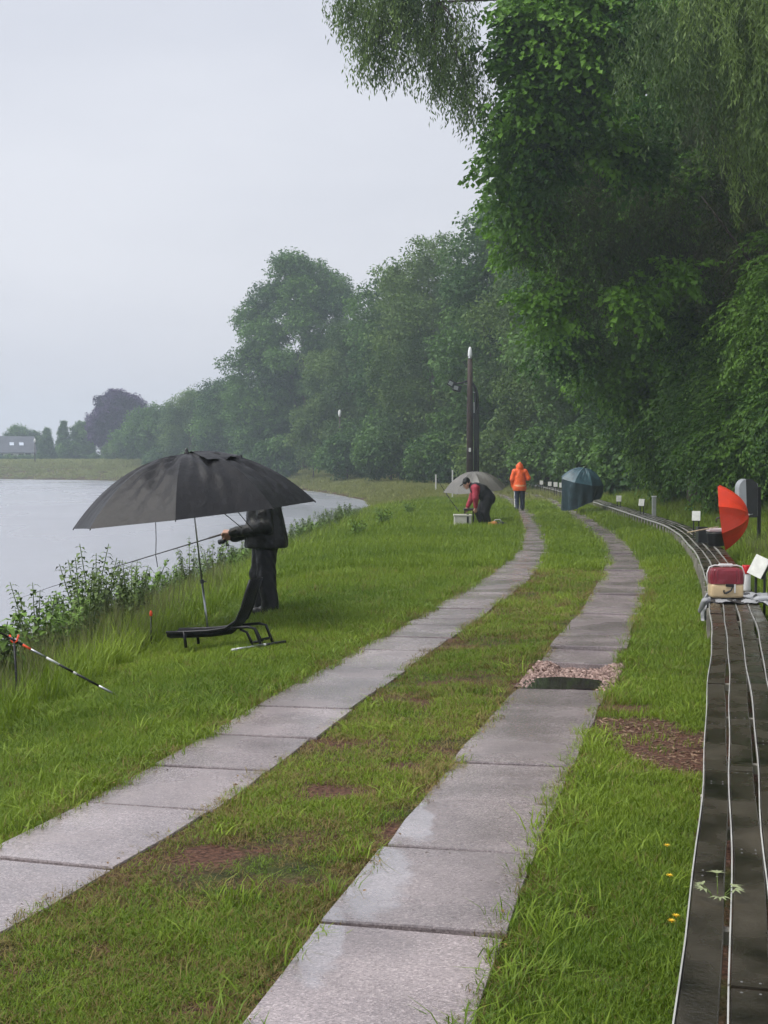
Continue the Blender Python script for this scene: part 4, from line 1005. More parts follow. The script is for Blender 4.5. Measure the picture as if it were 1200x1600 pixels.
# bank stick with orange top
M_FLUO = mat('fluo_orange', (.9, .10, .03), .5, .1, 10)
b0 = G(236, 985); b0.z = gz(b0.x, b0.y) - .05; st = tag(empty('bank_stick', b0), 'thin bank stick with orange tip in the grass left of the folding chair', 'bank stick', 'bank sticks')
hh = P(235, 962, b0.y).z - b0.z; mb = MB(); mb.tube([(0, 0, -.1), (0, 0, hh)], .007, 8); mb.build('stick', M_BLACKMETAL, st, True); mb = MB(); mb.tube([(0, 0, hh - .004), (0, 0, hh + .03), (0, 0, hh + .055)], [.014, .017, .006], 8); mb.build('tip', M_FLUO, st, True)
# rod on a rest at the left edge
r0_ = G(30, 1076); r0_.z = gz(r0_.x, r0_.y); rest = tag(empty('bank_stick', r0_), 'bank stick with red fork carrying the banded rod at the left edge', 'bank stick', 'bank sticks')
hh = P(21, 1002, r0_.y).z - r0_.z; mb = MB(); mb.tube([(0, 0, -.15), (-.035, 0, hh)], .0095, 8); mb.build('stick', M_BLACKMETAL, rest, True)
mb = MB(); mb.tube([(-.035 - .035, 0, hh + .05), (-.035 - .02, 0, hh), (-.035, 0, hh - .012), (-.035 + .02, 0, hh), (-.035 + .035, 0, hh + .05)], .008, 8); mb.build('fork', M_FLUO, rest, True)
e1 = G(181, 1070); e1.z = gz(e1.x, e1.y) + .03; e0 = r0_ + Vector((-.035, 0, hh + .008)); e0 = e1 + (e0 - e1) * 2.3
banded_rod('fishing_rod', e1, e0, [(.075, M_STEEL), (.17, M_BLACKMETAL), (.185, M_WHITE), (.245, M_BLACKMETAL), (.30, M_WHITE), (.365, M_STEEL), (.40, M_FLUO), (.46, M_BLACKMETAL), (1, M_BLACKMETAL)], .0095, .008, 'banded red, white and black rod lying from the grass to a rest at left edge', 'fishing rod')

# ------------------------------------------------------------------ walker in orange
Yo = 48.5; ob = Vector(((812 - 600) / FPX * Yo, Yo, .035)); wk = tag(empty('person', ob), 'person in orange hi-vis hooded jacket walking away on the left strip', 'person')
pr = []
for s_, fy in ((-1, -.06), (1, .08)):
    pr += [cone((s_ * .09, 0, .86), (s_ * .10, fy * .6 + .03, .48), .115, .088, 1), cone((s_ * .10, fy * .6 + .03, .48), (s_ * .105, fy, .10), .086, .075, 1, lo=.06),
           cone((s_ * .105, fy - .03, .045), (s_ * .11, fy + .15, .04), .05, .042, 2, k=.015),
           cone((s_ * .185, 0, .80), (s_ * .165, fy * .6 + .03, .48), .034, .032, 3, k=.01), cone((s_ * .165, fy * .6 + .03, .48), (s_ * .16, fy, .12), .032, .032, 3, k=.01)]
pr += [cone((0, 0, 1.30), (0, 0, .80), .185, .245, 0, lo=.70, n=(0, 1, 0), f=1.25, k=.02), cone((-.15, 0, 1.36), (.15, 0, 1.36), .105, .105, 0),
       cone((0, .0, 1.42), (0, .02, 1.55), .12, .135, 0), cone((0, .01, 1.56), (0, -.03, 1.66), .125, .055, 0, k=.03), cone((0, .08, 1.52), (0, .09, 1.55), .085, .085, 4, cloth=False, k=.01)]
pr += [cone((-.19, 0, 1.38), (-.27, -.02, 1.10), .09, .082, 0), cone((-.27, -.02, 1.10), (-.24, .10, .86), .08, .06, 0),
       cone((.19, 0, 1.38), (.31, -.03, 1.14), .09, .085, 0), cone((.31, -.03, 1.14), (.22, .20, 1.12), .08, .06, 0)]
for z0 in (.88, 1.04): pr.append(cone((0, 0, z0 - .05), (0, 0, z0 + .05), .238 - (z0 - .88) * .16, .23 - (z0 - .88) * .16, 5, n=(0, 1, 0), f=1.23, lo=z0 - .022, hi=z0 + .022, k=.004))
sdf_mesh('body', pr, [M_ORANGE, M_NAVY, M_SHOE, M_WHITE, M_SKIN, M_REFL], .014, .03, wk, wr=.007)
hand(wk, (-.235, .12, .82), (0, .25, -1), (.9, .3, 0), .7, 1); hand(wk, (.18, .225, 1.12), (-1, .2, 0), (0, 1, .2), 1.2, -1)

# ------------------------------------------------------------------ stooping angler, umbrella and tackle
Yb = 35.2; bb = Vector(((757 - 600) / FPX * Yb, Yb, 0)); bb.z = gz(bb.x, bb.y)
pb = tag(empty('person', bb), 'person in dark vest and burgundy sleeves stooping over tackle beside the track', 'person')
pr = []
for s_, xo in ((-1, .03), (1, -.10)):
    pr += [cone((.09, s_ * .09, .80), (xo - .03, s_ * .12, .46), .145, .112, 1), cone((xo - .03, s_ * .12, .46), (xo + .07, s_ * .12, .09), .11, .088, 1, lo=.05), cone((xo + .08, s_ * .12, .05), (xo - .10, s_ * .12, .045), .052, .046, 2, k=.02)]
pr += [cone((.10, 0, .80), (-.06, 0, .98), .185, .185, 1, n=(0, 1, 0), f=.88), cone((-.06, 0, .98), (-.22, 0, 1.06), .18, .165, 1, n=(0, 1, 0), f=.85), cone((-.25, -.12, 1.07), (-.25, .12, 1.07), .105, .105, 0),
       cone((-.28, 0, 1.10), (-.37, 0, 1.15), .075, .065, 1)]
for s_, wq in ((-1, (-.24, -.20, .60)), (1, (-.42, .16, .60))):
    el = (-.25, s_ * .25, .82) if s_ < 0 else (-.30, .24, .84)
    pr += [cone((-.24, s_ * .19, 1.06), el, .098, .082, 0), cone(el, wq, .08, .055, 0)]
pr += head_prims((-.45, 0, 1.17), (-1, 0, -.55), 3, 4, hat_brim=True)
sdf_mesh('body', pr, [M_RED, M_TROUSER, M_SHOE, M_SKIN, M_BLACKCLOTH], .0125, .03, pb, wr=.006)
eyes(pb, (-.45, 0, 1.17), (-1, 0, -.55))
hand(pb, (-.238, -.195, .565), (0.05, .1, -1), (-.6, 1, 0), .8, 1); hand(pb, (-.435, .155, .565), (-.2, -.1, -1), (-.6, -1, 0), .9, -1)
M_GREYNYLON = mat('grey_nylon', (.14, .135, .12), .42, .15, 5, bump=.3, bscale=14)
Y2 = 37.6; u0 = Vector(((744 - 600) / FPX * Y2, Y2, 0)); u0.z = gz(u0.x, u0.y); ap = P(740, 737, Y2)
u2 = tag(empty('fishing_umbrella', u0), 'grey-beige open umbrella behind the stooping angler', 'umbrella'); ax2 = Vector((-.075, -.10, 1)).normalized()
umbrella_canopy(u2, ap - u0, ax2, .15, .89, .50, 8, M_GREYNYLON, sag=.04, wr=.008, seed=8)
mb = MB(); mb.tube([(ap - u0) - ax2 * 1.72, (ap - u0)], .011, 8); mb.build('pole', M_STEEL, u2, True)
mb = MB(); mb.tube([(ap - u0), (ap - u0) + ax2 * .05], [.012, .006], 8); mb.build('ferrule', M_PLASTIC, u2, True)
for (p, q_, Yq, lab) in [((697, 772), (717, 799), 35.6, 'thin rod leaning under the grey umbrella onto the pale box'), ((682, 748), (702, 778), 40.5, 'thin rod leaning in the bank grass left of the grey umbrella')]:
    a = P(*p, Yq + .5); b_ = P(*q_, Yq); banded_rod('fishing_rod', b_ if b_.z < a.z else a, a if b_.z < a.z else b_, [(.3, M_BLACKMETAL), (1, M_BLACKMETAL)], .013, .006, lab, 'fishing rod')
M_CREAM = mat('cream_plastic', (.50, .49, .42), .5, .12, 6)
M_ORBAG = mat('orange_cloth', (.55, .22, .07), .7, .3, 9, bump=.4)
p = G(723, 824); x0 = Vector(((723 - 600) / FPX * 34.9, 34.9, 0)); x0.z = gz(x0.x, x0.y)
bx = tag(empty('tackle_box', x0), 'pale cream tackle box with dark strap in front of the stooping angler', 'box')
mb = MB(); mb.box((0, 0, .20), (.44, .34, .34), ch=.02); mb.build('case', M_CREAM, bx)
mb = MB(); mb.box((0, 0, .385), (.47, .37, .05), ch=.012); mb.build('lid', M_CREAM, bx)
mb = MB(); mb.box((.12, -.176, .22), (.05, .012, .40)); mb.box((.12, 0, .414), (.05, .36, .008)); mb.build('strap', M_BLACKCLOTH, bx)
for sx in (-1, 1):
    for sy_ in (-1, 1): mb = MB(); mb.tube([(sx * .19, sy_ * .14, -.05), (sx * .19, sy_ * .14, .05)], .016, 8); mb.build('leg', M_BLACKMETAL, bx)
x1 = Vector(((776 - 600) / FPX * 35.0, 35.0, 0)); x1.z = gz(x1.x, x1.y)
bg_ = tag(empty('tackle_bag', x1), 'black carry bag with orange cloth on the grass behind the stooping angler', 'bag')
sdf_mesh('bag_body', [cone((-.12, 0, .09), (.17, 0, .11), .10, .115, 0, n=(0, 0, 1), f=1.1), cone((.0, .06, .09), (.12, -.06, .10), .12, .12, 0)], [M_PLASTIC], .014, .05, bg_, wr=.01)
sdf_mesh('orange_lining', [cone((-.16, -.02, .14), (-.05, -.06, .17), .075, .07, 0), cone((-.18, -.06, .05), (-.10, -.1, .16), .05, .06, 0)], [M_ORBAG], .012, .04, bg_, wr=.012)
mb = MB(); mb.tube([(-.1, 0, .19), (-.04, .0, .27), (.08, 0, .28), (.15, 0, .2)], .011, 7); mb.build('handle', M_WHITE, bg_, True)
# black stool under his arm
x2 = Vector(((733 - 600) / FPX * 35.4, 35.4, 0)); x2.z = gz(x2.x, x2.y)
tb = tag(empty('tackle_tray', x2), 'small black tray on legs between the pale box and the stooping angler', 'tray')
mb = MB(); mb.box((.0, 0, .52), (.28, .26, .06), ch=.015); mb.build('tray', M_PLASTIC, tb)
for sx in (-1, 1):
    for sy_ in (-1, 1): mb = MB(); mb.tube([(sx * .11, sy_ * .10, -.05), (sx * .11, sy_ * .10, .50)], .012, 7); mb.build('leg', M_BLACKMETAL, tb)

# ------------------------------------------------------------------ dark teal umbrella with a hanging side sheet
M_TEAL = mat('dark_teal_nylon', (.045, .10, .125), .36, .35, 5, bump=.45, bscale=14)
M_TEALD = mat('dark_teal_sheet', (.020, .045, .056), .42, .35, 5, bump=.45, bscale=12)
Yt = 45.5; t0_ = Vector(((914 - 600) / FPX * Yt, Yt, 0)); t0_.z = gz(t0_.x, t0_.y)
tu = tag(empty('fishing_umbrella', t0_), 'dark teal umbrella with hanging side sheet leaning over the bench', 'umbrella'); apt = P(914, 731, Yt) - t0_; axt = Vector((.16, -.14, 1)).normalized()
umbrella_canopy(tu, apt, axt, .3, .76, .46, 8, M_TEAL, sag=.05, wr=.014, seed=12)
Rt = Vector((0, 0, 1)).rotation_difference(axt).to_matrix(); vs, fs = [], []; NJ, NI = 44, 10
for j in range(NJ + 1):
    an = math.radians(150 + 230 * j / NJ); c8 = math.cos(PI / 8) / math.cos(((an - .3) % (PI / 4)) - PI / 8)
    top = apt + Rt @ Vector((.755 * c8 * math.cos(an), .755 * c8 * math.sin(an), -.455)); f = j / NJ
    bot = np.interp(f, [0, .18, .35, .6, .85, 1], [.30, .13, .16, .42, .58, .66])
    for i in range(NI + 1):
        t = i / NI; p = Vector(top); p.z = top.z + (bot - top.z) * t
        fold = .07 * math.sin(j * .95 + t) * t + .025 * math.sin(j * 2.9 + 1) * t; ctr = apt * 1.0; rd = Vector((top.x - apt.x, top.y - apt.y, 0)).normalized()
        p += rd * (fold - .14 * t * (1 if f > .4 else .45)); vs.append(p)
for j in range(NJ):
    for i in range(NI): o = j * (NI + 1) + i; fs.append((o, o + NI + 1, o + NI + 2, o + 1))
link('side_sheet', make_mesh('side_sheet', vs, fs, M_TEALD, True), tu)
mb = MB(); mb.tube([apt - axt * 1.55, apt], .012, 8); mb.build('pole', M_STEEL, tu, True)
mb = MB(); mb.lathe([(.03, 0), (.03, .03), (.012, .06)], 10, c=apt); mb.build('ferrule', M_PLASTIC, tu)

# ------------------------------------------------------------------ lamp mast with floodlight pole
M_WOODPOLE = mat('brown_mast', (.036, .020, .015), .75, .35, 6, bump=.5, bscale=14)
mx0 = Vector(((734 - 600) / FPX * 70, 70, 0)); mx0.z = gz(mx0.x, mx0.y)
ms = tag(empty('lamp_mast', mx0), 'brown wooden mast with a white lamp on top beside the walker', 'lamp mast')
def zpx(v, Y=70): return P(600, v, Y).z - mx0.z
mb = MB(); mb.tube([(0, 0, -.3), (0, 0, zpx(640)), (.0, 0, zpx(561))], [.18, .16, .12], 12); mb.build('mast', M_WOODPOLE, ms, True)
zt = zpx(561); mb = MB(); mb.lathe([(.07, zt), (.11, zt + .04), (.11, zt + .08)], 12); mb.build('lamp_base', M_STEEL, ms, True)
mb = MB(); mb.lathe([(.10, zt + .081), (.115, zt + .2), (.105, zt + .42), (.06, zt + .58), (.01, zt + .63)], 14); mb.build('lamp_glass', mat('milky_glass', (.80, .82, .82), .25, .04, 5), ms, True)
mb = MB(); mb.box((-.01, -.16, zpx(703)), (.11, .05, .2), ch=.01); mb.build('number_plate', M_WHITE, ms)
fx = .30; fp = tag(empty('floodlight_pole', mx0 + Vector((fx, .1, 0))), 'black steel pole with cables and two floodlights beside the wooden mast', 'light pole')
mb = MB(); mb.tube([(0, 0, -.3), (0, 0, zpx(620)), (-.02, 0, zpx(607)), (-.14, 0, zpx(599)), (-.4, 0, zpx(595)), (-.70, -.05, zpx(598)), (-1.12, -.1, zpx(600))], [.10, .09, .07, .06, .055, .05, .05], 8); mb.build('pole', M_BLACKMETAL, fp, True)
mb = MB(); mb.tube([(.14, 0, -.3), (.14, 0, zpx(640)), (.10, 0, zpx(615)), (-.05, 0, zpx(602))], .05, 6); mb.build('cable', M_PLASTIC, fp, True)
for (v0, v1, xx, w) in ((655, 690, -.06, .09), (630, 655, -.1, .07), (640, 700, .06, .10)):
    mb = MB(); mb.box((xx, -.09, (zpx(v0) + zpx(v1)) / 2), (w, .08, zpx(v0) - zpx(v1)), ch=.01); mb.build('conduit', M_PLASTIC, fp)
mb = MB(); mb.box((-.09, -.11, zpx(637)), (.07, .05, .55), ch=.01); mb.build('junction_box', mat('pale_grey_box', (.35, .37, .38), .4, .1, 8), fp)
for (u, v, tl) in ((704, 600, .5), (712, 607, .25)):
    c = Vector(((u - 741.5) / FPX * 70, -.15, zpx(v))); Mf = Matrix.Rotation(tl, 3, 'Y')
    mb = MB(); mb.box((0, 0, 0), (.44, .26, .32), Mf, ch=.02); fl = mb.build('floodlight', M_BLACKMETAL, fp, loc=c)
    mb = MB(); mb.box((-.06, -.13, .02), (.22, .03, .20), Mf); mb.build('lens', mat('flood_glass', (.25, .27, .27), .2, .05, 5), fl)
for (v, dx) in ((601, -.45), (612, -.2)):
    mb = MB(); mb.box((dx, -.05, zpx(v)), (.34, .07, .05), Matrix.Rotation(.25, 3, 'Y')); mb.build('bracket', M_STEEL, fp)

# far light poles along the bend
for (u, v0, v1, Y, lab) in [(531, 640, 738, 133, 'slim light pole with white lamp on the bend before the misty trees'), (297, 662, 735, 186, 'slim light pole with white lamp just above the black umbrella'), (55, 685, 733, 222, 'slim light pole on the far bank near the white house')]:
    x = (u - 600) / FPX * Y; z0 = gz(x, Y); lp = tag(empty('light_pole', (x, Y, z0)), lab, 'light pole', 'light poles along the bend'); h = P(u, v0, Y).z - z0
    mb = MB(); mb.tube([(0, 0, -.3), (0, 0, h - .7)], [.10, .07], 8); mb.build('pole', M_WOODPOLE, lp, True)
    mb = MB(); mb.lathe([(.09, h - .7), (.15, h - .5), (.15, h - .15), (.02, h)], 10); mb.build('lamp', M_WHITE, lp, True)

# ------------------------------------------------------------------ white-faced marker boards along the bench
M_MARK = mat('white_marker', (.62, .63, .58), .5, .15, 14)
def marker(u, v, Y, rz, label, sc=1.0, tilt=.25, roll=.0):
    c = P(u, v, Y); z0 = gz(c.x, Y); r = tag(empty('marker_board', (c.x, Y, z0), rz), label, 'marker board', 'white marker boards along the bench'); zc = c.z - z0
    Mt = Matrix.Rotation(roll, 3, 'Y') @ Matrix.Rotation(-tilt, 3, 'X'); mb = MB(); mb.box((0, -.03, zc), (.165 * sc, .012, .20 * sc), Mt, ch=.004); mb.build('plate', M_MARK, r)
    mb = MB(); mb.box((0, .0, zc - .01), (.15 * sc, .045, .19 * sc), Mt); mb.build('backing', M_PLASTIC, r)
    for s_ in (-1, 1):
        mb = MB(); mb.tube([(s_ * .05 * sc, .0, -.1), (s_ * .05 * sc, .0, zc - .07 * sc)], .014, 6); mb.build('leg', M_PLASTIC, r)
marker(1088, 806, 26.0, -.3, 'white marker board left of the red umbrella', .95)
marker(1003, 785, 38.0, -.55, 'small white marker board behind the bench, second right of the teal umbrella')
marker(967, 779, 44.5, -.25, 'small white marker board nearest the teal umbrella on its right')
marker(1188, 885, 14.9, -.9, 'tilted white marker board at the right edge beside the cool box', 1.15, .35, .32)
for i, (u, v, Y) in enumerate([(877, 758, 62), (868, 757, 66), (859, 756, 71), (846, 754, 78), (834, 753, 86), (791, 750, 92)]):
    marker(u, v, Y, -.1, ['tiny white marker board touching the left side of the teal umbrella', 'tiny white marker board second left of the teal umbrella', 'tiny white marker board third left of the teal umbrella', 'tiny white marker board fourth left of the teal umbrella', 'tiny white marker board nearest right of the orange walker', 'tiny white marker just left of the orange walker'][i], 1.15)
for (u, v0, v1, Y, w, lab) in [(1022, 776, 800, 37, .11, 'slim grey post in the grass right of the marker boards'), (707, 735, 752, 62, .06, 'slim white post in the grass left of the wooden mast'), (681, 742, 752, 80, .08, 'short white post at the bank left of the grey umbrella')]:
    c = P(u, v0, Y); z0 = gz(c.x, Y); o = tag(empty('marker_post', (c.x, Y, z0)), lab, 'post', 'slim posts'); h = c.z - z0
    mb = MB(); mb.box((0, 0, (h - .2) / 2), (w, w * .6, h + .2), ch=.01); mb.build('shaft', mat('grey_post', (.34, .36, .34), .7, .2, 8) if Y == 37 else M_WHITE, o)
    mb = MB(); mb.box((0, 0, h + .005), (w * 1.15, w * .75, .03), ch=.006); mb.build('cap', M_WHITE, o)

# ------------------------------------------------------------------ red umbrella, litter bin, tubs
M_REDN = mat('red_nylon', (.70, .045, .012), .42, .12, 4, bump=.3, bscale=12)
Yr = 22.6; c = P(1124, 809, Yr); r0 = Vector((c.x + .1, Yr, gz(c.x + .1, Yr))); ru = tag(empty('umbrella', r0), 'red umbrella lying on its side at the end of the plank bench', 'umbrella')
axr = Vector((.93, -.30, .12)).normalized(); apr = (c - r0) + axr * .47
umbrella_canopy(ru, apr, axr, .12, .575, .42, 8, M_REDN, sag=.03, wr=.006, seed=22)
mb = MB(); mb.tube([apr + axr * .07, apr - axr * .42], [.006, .006], 8); mb.build('shaft', M_STEEL, ru, True)
mb = MB(); mb.tube([apr - axr * .41, apr - axr * .50, apr - axr * .53 + Vector((0, 0, -.03)), apr - axr * .51 + Vector((0, 0, -.06))], .012, 8); mb.build('handle', M_PLASTIC, ru, True)
mb = MB(); mb.tube([apr - axr * .004, apr + axr * .02], [.018, .012], 10); mb.build('ferrule', M_WHITE, ru, True)
Yk = 25.5; c = P(1166, 808, Yk); k0 = Vector((P(1186, 800, Yk).x, Yk, 0)); k0.z = gz(k0.x, k0.y)
bn = tag(empty('litter_bin', k0), 'grey and black round-topped litter bin on a steel post behind the red umbrella', 'litter bin')
zb = c.z - k0.z; cxb = c.x - k0.x; hb = P(1166, 748, Yk).z - c.z
vs, fs = [], []; prof = [(-.5, 0), (-.5, hb - .17)] + [(-.5 * math.cos(a), hb - .17 + .17 * math.sin(a)) for a in np.linspace(.12, PI - .12, 11)] + [(.5, hb - .17), (.5, 0)]
mb = MB(); W, D_ = .34, .30
vs = [(cxb + W * x, -D_ / 2, zb + z) for x, z in prof] + [(cxb + W * x, D_ / 2, zb + z) for x, z in prof]; N = len(prof)
mb.add(vs, [tuple(range(N - 1, -1, -1)), tuple(range(N, 2 * N))] + [(i, (i + 1) % N, (i + 1) % N + N, i + N) for i in range(N)])
bo = mb.build('shell', M_PLASTIC, bn); bo.rotation_euler = (0, 0, 0)
M_BINF = mat('bin_grey', (.34, .36, .38), .4, .1, 6)
mb = MB(); pf = [(-.52, .1)] + [(-.52 * math.cos(a), hb - .17 + .17 * 1.03 * math.sin(a)) for a in np.linspace(.05, 1.25, 8)] + [(-.10, .1)]
vs = [(cxb + W * x, -D_ / 2 - .015, zb + z) for x, z in pf] + [(cxb + W * x, D_ / 2 + .004, zb + z) for x, z in pf]; N = len(pf)
mb.add(vs, [tuple(range(N - 1, -1, -1)), tuple(range(N, 2 * N))] + [(i, (i + 1) % N, (i + 1) % N + N, i + N) for i in range(N)]); mb.build('door', M_BINF, bn)
mb = MB(); mb.box((0, 0, (zb + hb) / 2 - .25), (.06, .06, zb + hb + .2), ch=.006); mb.build('post', M_BLACKMETAL, bn)
mb = MB(); mb.box((-.055, -.02, zb + hb * .45), (.04, .03, hb * .85)); sp_ = mb.build('mounting_strip', M_STEEL, bn)
for i in range(5): mb = MB(); mb.lathe([(.010, 0), (.010, .008), (.006, .012)], 8, c=(-.055, -.035, zb + hb * (.12 + .16 * i)), M=Matrix.Rotation(PI / 2, 3, 'X')); mb.build('bolt', M_BLACKMETAL, bn)
def on_bench(u, v): q_ = G(u, v, BZ + .006); return q_
p = on_bench(1117, 853); p.x += .02
tb1 = tag(empty('bait_tub', p), 'black round bait tub with pale tray on the bench left of the red umbrella', 'tub')
mb = MB(); mb.lathe([(.13, 0), (.145, .02), (.155, .20), (.165, .21), (.165, .235), (.15, .235), (.14, .22)], 24); mb.build('tub', M_PLASTIC, tb1, True)
mb = MB(); mb.box((.03, 0, .275), (.36, .26, .06), ch=.02); mb.build('tray', mat('pale_pink_tray', (.62, .52, .53), .45, .08, 8), tb1)
p = on_bench(1097, 848)
tb2 = tag(empty('bait_tub', p), 'black square tub left of the round bait tub on the bench', 'tub')
mb = MB(); mb.box((0, .05, .13), (.17, .22, .26), ch=.02); mb.build('case', M_PLASTIC, tb2); mb = MB(); mb.box((0, .05, .27), (.18, .23, .022), ch=.008); mb.build('lid', M_BLACKMETAL, tb2)
a, b_ = P(1074, 832, 23.2), P(1106, 826, 23.4); rs = tag(empty('wooden_stick', a), 'pale wooden stick laid across the tubs on the bench', 'stick')
mb = MB(); mb.tube([(0, 0, 0), b_ - a, (b_ - a) * 1.5], [.010, .012, .012], 8); mb.build('shaft', mat('pale_wood', (.5, .42, .28), .6, .2, 12), rs, True)

# ------------------------------------------------------------------ cool box, flask, raincoat on the bench
p = on_bench(1137, 938); p.z = BZ + .028
M_BURG = mat('burgundy_lid', (.20, .018, .030), .38, .15, 8); M_CRM = mat('cream_body', (.62, .47, .27), .42, .10, 7, bump=.1)
cbx = tag(empty('cool_box', p, -.05), 'cream and burgundy cool box with white handle standing on the bench', 'cool box')
mb = MB(); mb.box((0, .12, .075), (.335, .24, .15), ch=.028); mb.build('body', M_CRM, cbx, True)
mb = MB(); vs, fs = [], []
lid = [(0.0, 1.0), (.05, 1.0), (.10, .985), (.135, .94), (.155, .84), (.162, .6)]; NX = 64
for (z, s_) in lid:
    for i in range(NX):
        a = 2 * PI * i / NX; e = .32; ct, st_ = math.cos(a), math.sin(a); x = .172 * s_ * math.copysign(abs(ct) ** e, ct); y = .125 * (s_ * .9 + .1) * math.copysign(abs(st_) ** e, st_)
        if .01 < z < .14: x *= 1 - (.035 if i % 4 > 1 else 0); y *= 1 - (.06 if i % 4 > 1 else 0)
        vs.append((x, .12 + y, .148 + z))
for i in range(len(lid) - 1):
    for j in range(NX): fs.append((i * NX + j, i * NX + (j + 1) % NX, (i + 1) * NX + (j + 1) % NX, (i + 1) * NX + j))
fs += [tuple(range(NX - 1, -1, -1)), tuple((len(lid) - 1) * NX + j for j in range(NX))]; mb.add(vs, fs); mb.build('lid', M_BURG, cbx, False)
mb = MB(); mb.tube([(-.185, .12, .13), (-.195, .12, .25), (-.17, .12, .318), (-.12, .12, .335), (.12, .12, .335), (.17, .12, .318), (.195, .12, .25), (.185, .12, .13)], .007, 8); mb.build('handle', M_WHITE, cbx, True)
mb = MB(); mb.box((0, .12, .338), (.15, .035, .03), ch=.01); mb.build('grip', M_WHITE, cbx)
mb = MB(); mb.box((.02, -.004, .135), (.085, .016, .03), ch=.006); mb.tube([(.05, -.012, .12), (.03, -.016, .08), (-.02, -.014, .05), (-.045, -.012, .065), (-.04, -.012, .085)], .008, 6); mb.tube([(-.04, -.012, .05), (.03, -.016, .085)], .007, 6); mb.build('latch', M_PLASTIC, cbx)
mb = MB(); mb.box((.072, -.006, .10), (.016, .012, .09), ch=.003); mb.build('hasp', M_WHITE, cbx)
p = on_bench(1166, 925); p.z = BZ + .02
fk = tag(empty('vacuum_flask', p), 'white vacuum flask with red cup lid behind the cool box', 'flask')
mb = MB(); mb.lathe([(.045, 0), (.047, .01), (.047, .19), (.042, .20)], 20); mb.build('body', M_WHITE, fk, True)
mb = MB(); mb.lathe([(.052, .19), (.053, .20), (.050, .275), (.046, .285)], 20); mb.build('cup', mat('red_cup', (.5, .01, .015), .3, .08, 8), fk, True)
# raincoat spread under the box
M_COAT = mat('grey_coat', (.30, .31, .32), .6, .35, 5, bump=.4, col2=(.40, .41, .42)); M_COATD = mat('dark_coat', (.018, .018, .02), .55, .3, 8, bump=.4)
s0 = bench_c.s_of_y(13.95); vs, fs, fm = [], [], []; NI, NJ = 34, 26; rc = np.random.default_rng(4)
for i in range(NI + 1):
    for j in range(NJ + 1):
        off = -.17 + .80 * i / NI; q_ = s0 + .0 + 1.15 * j / NJ + .05 * math.sin(i * .9) + .03 * math.sin(i * 2.3)
        z = BZ + .008 + .009 * (1 + math.sin(i * .5 + j * .3)) + .004 * math.sin(i * 1.1 - j * .6)
        o = off
        if off < -.005: o = -.012 - .035 * (1 + math.sin(j * 1.4)) * min(1, -off / .1); z = BZ + .015 + off * 1.15 + .0 * j
        if off > .52: z += (off - .52) * .5 * math.sin(j * .6) - (off - .52) * .25
        vs.append(bpt(q_, o, z))
for i in range(NI):
    for j in range(NJ):
        o = i * (NJ + 1) + j; fs.append((o, o + 1, o + NJ + 2, o + NJ + 1)); a = math.sin(i * .55 + 1.3 * math.sin(j * .5)); fm.append(1 if (a < .1 and 3 < i < 29) else 0)
coat = tag(empty('rain_coat', bpt(s0 + .3, .25, BZ)), 'crumpled grey and black raincoat spread under the cool box', 'raincoat')
link('cloth', make_mesh('cloth', [Vector(v) - coat.location for v in vs], fs, [M_COAT, M_COATD], True, fm), coat)
for (o, q_, L2) in ((-.03, .10, .30), (.50, .35, .24)):
    a = bpt(s0 + q_, o, BZ + .02) - coat.location; b2 = bpt(s0 + q_ + .12, o + (-.04 if o < 0 else .20), BZ + (-.10 if o < 0 else .02)) - coat.location
    sdf_mesh('sleeve', [cone(tuple(a), tuple(b2), .05, .042, 0, n=(0, 0, 1), f=1.4)], [M_COAT], .008, .02, coat, wr=.005)

# ------------------------------------------------------------------ plants: weed on the boards, bank plants, dandelions, rosettes
def plain_leaf_mat(name, c1, c2): return mat(name, tuple((a + b_) / 2 for a, b_ in zip(c1, c2)), .5, .35, 9, spec=.15)
M_WEED = plain_leaf_mat('weed_leaf', (.20, .24, .12), (.36, .40, .22)); M_STEM = plain_leaf_mat('stem_green', (.08, .12, .03), (.14, .2, .05))
p = G(1122, 1425, BZ - .05); w = tag(empty('weed', p), 'pale leafy weed growing up between the bench boards', 'weed'); rw = random.Random(8)
mb = MB(); lv = MB()
for k in range(6):
    a = k * 1.05 + .3; t = Vector((.055 * math.cos(a), .07 * math.sin(a), .06 + rw.uniform(.01, .05))); mb.tube([(0, 0, -.12), t * .5 + Vector((0, 0, .02)), t], [.0022, .0018, .0012], 5)
    for i in range(5): b2 = a + (i - 2) * .6; leaf_into(lv, t, (math.cos(b2), math.sin(b2), .15), (0, 0, 1), .042 * rw.uniform(.7, 1.2), .011, .3, .15)
mb.build('stem', M_STEM, w); lv.build('foliage', M_WEED, w)
M_BANKL = plain_leaf_mat('bank_leaf', (.075, .145, .022), (.17, .28, .05)); M_BANKL2 = plain_leaf_mat('bank_leaf_dull', (.07, .12, .03), (.15, .21, .06))
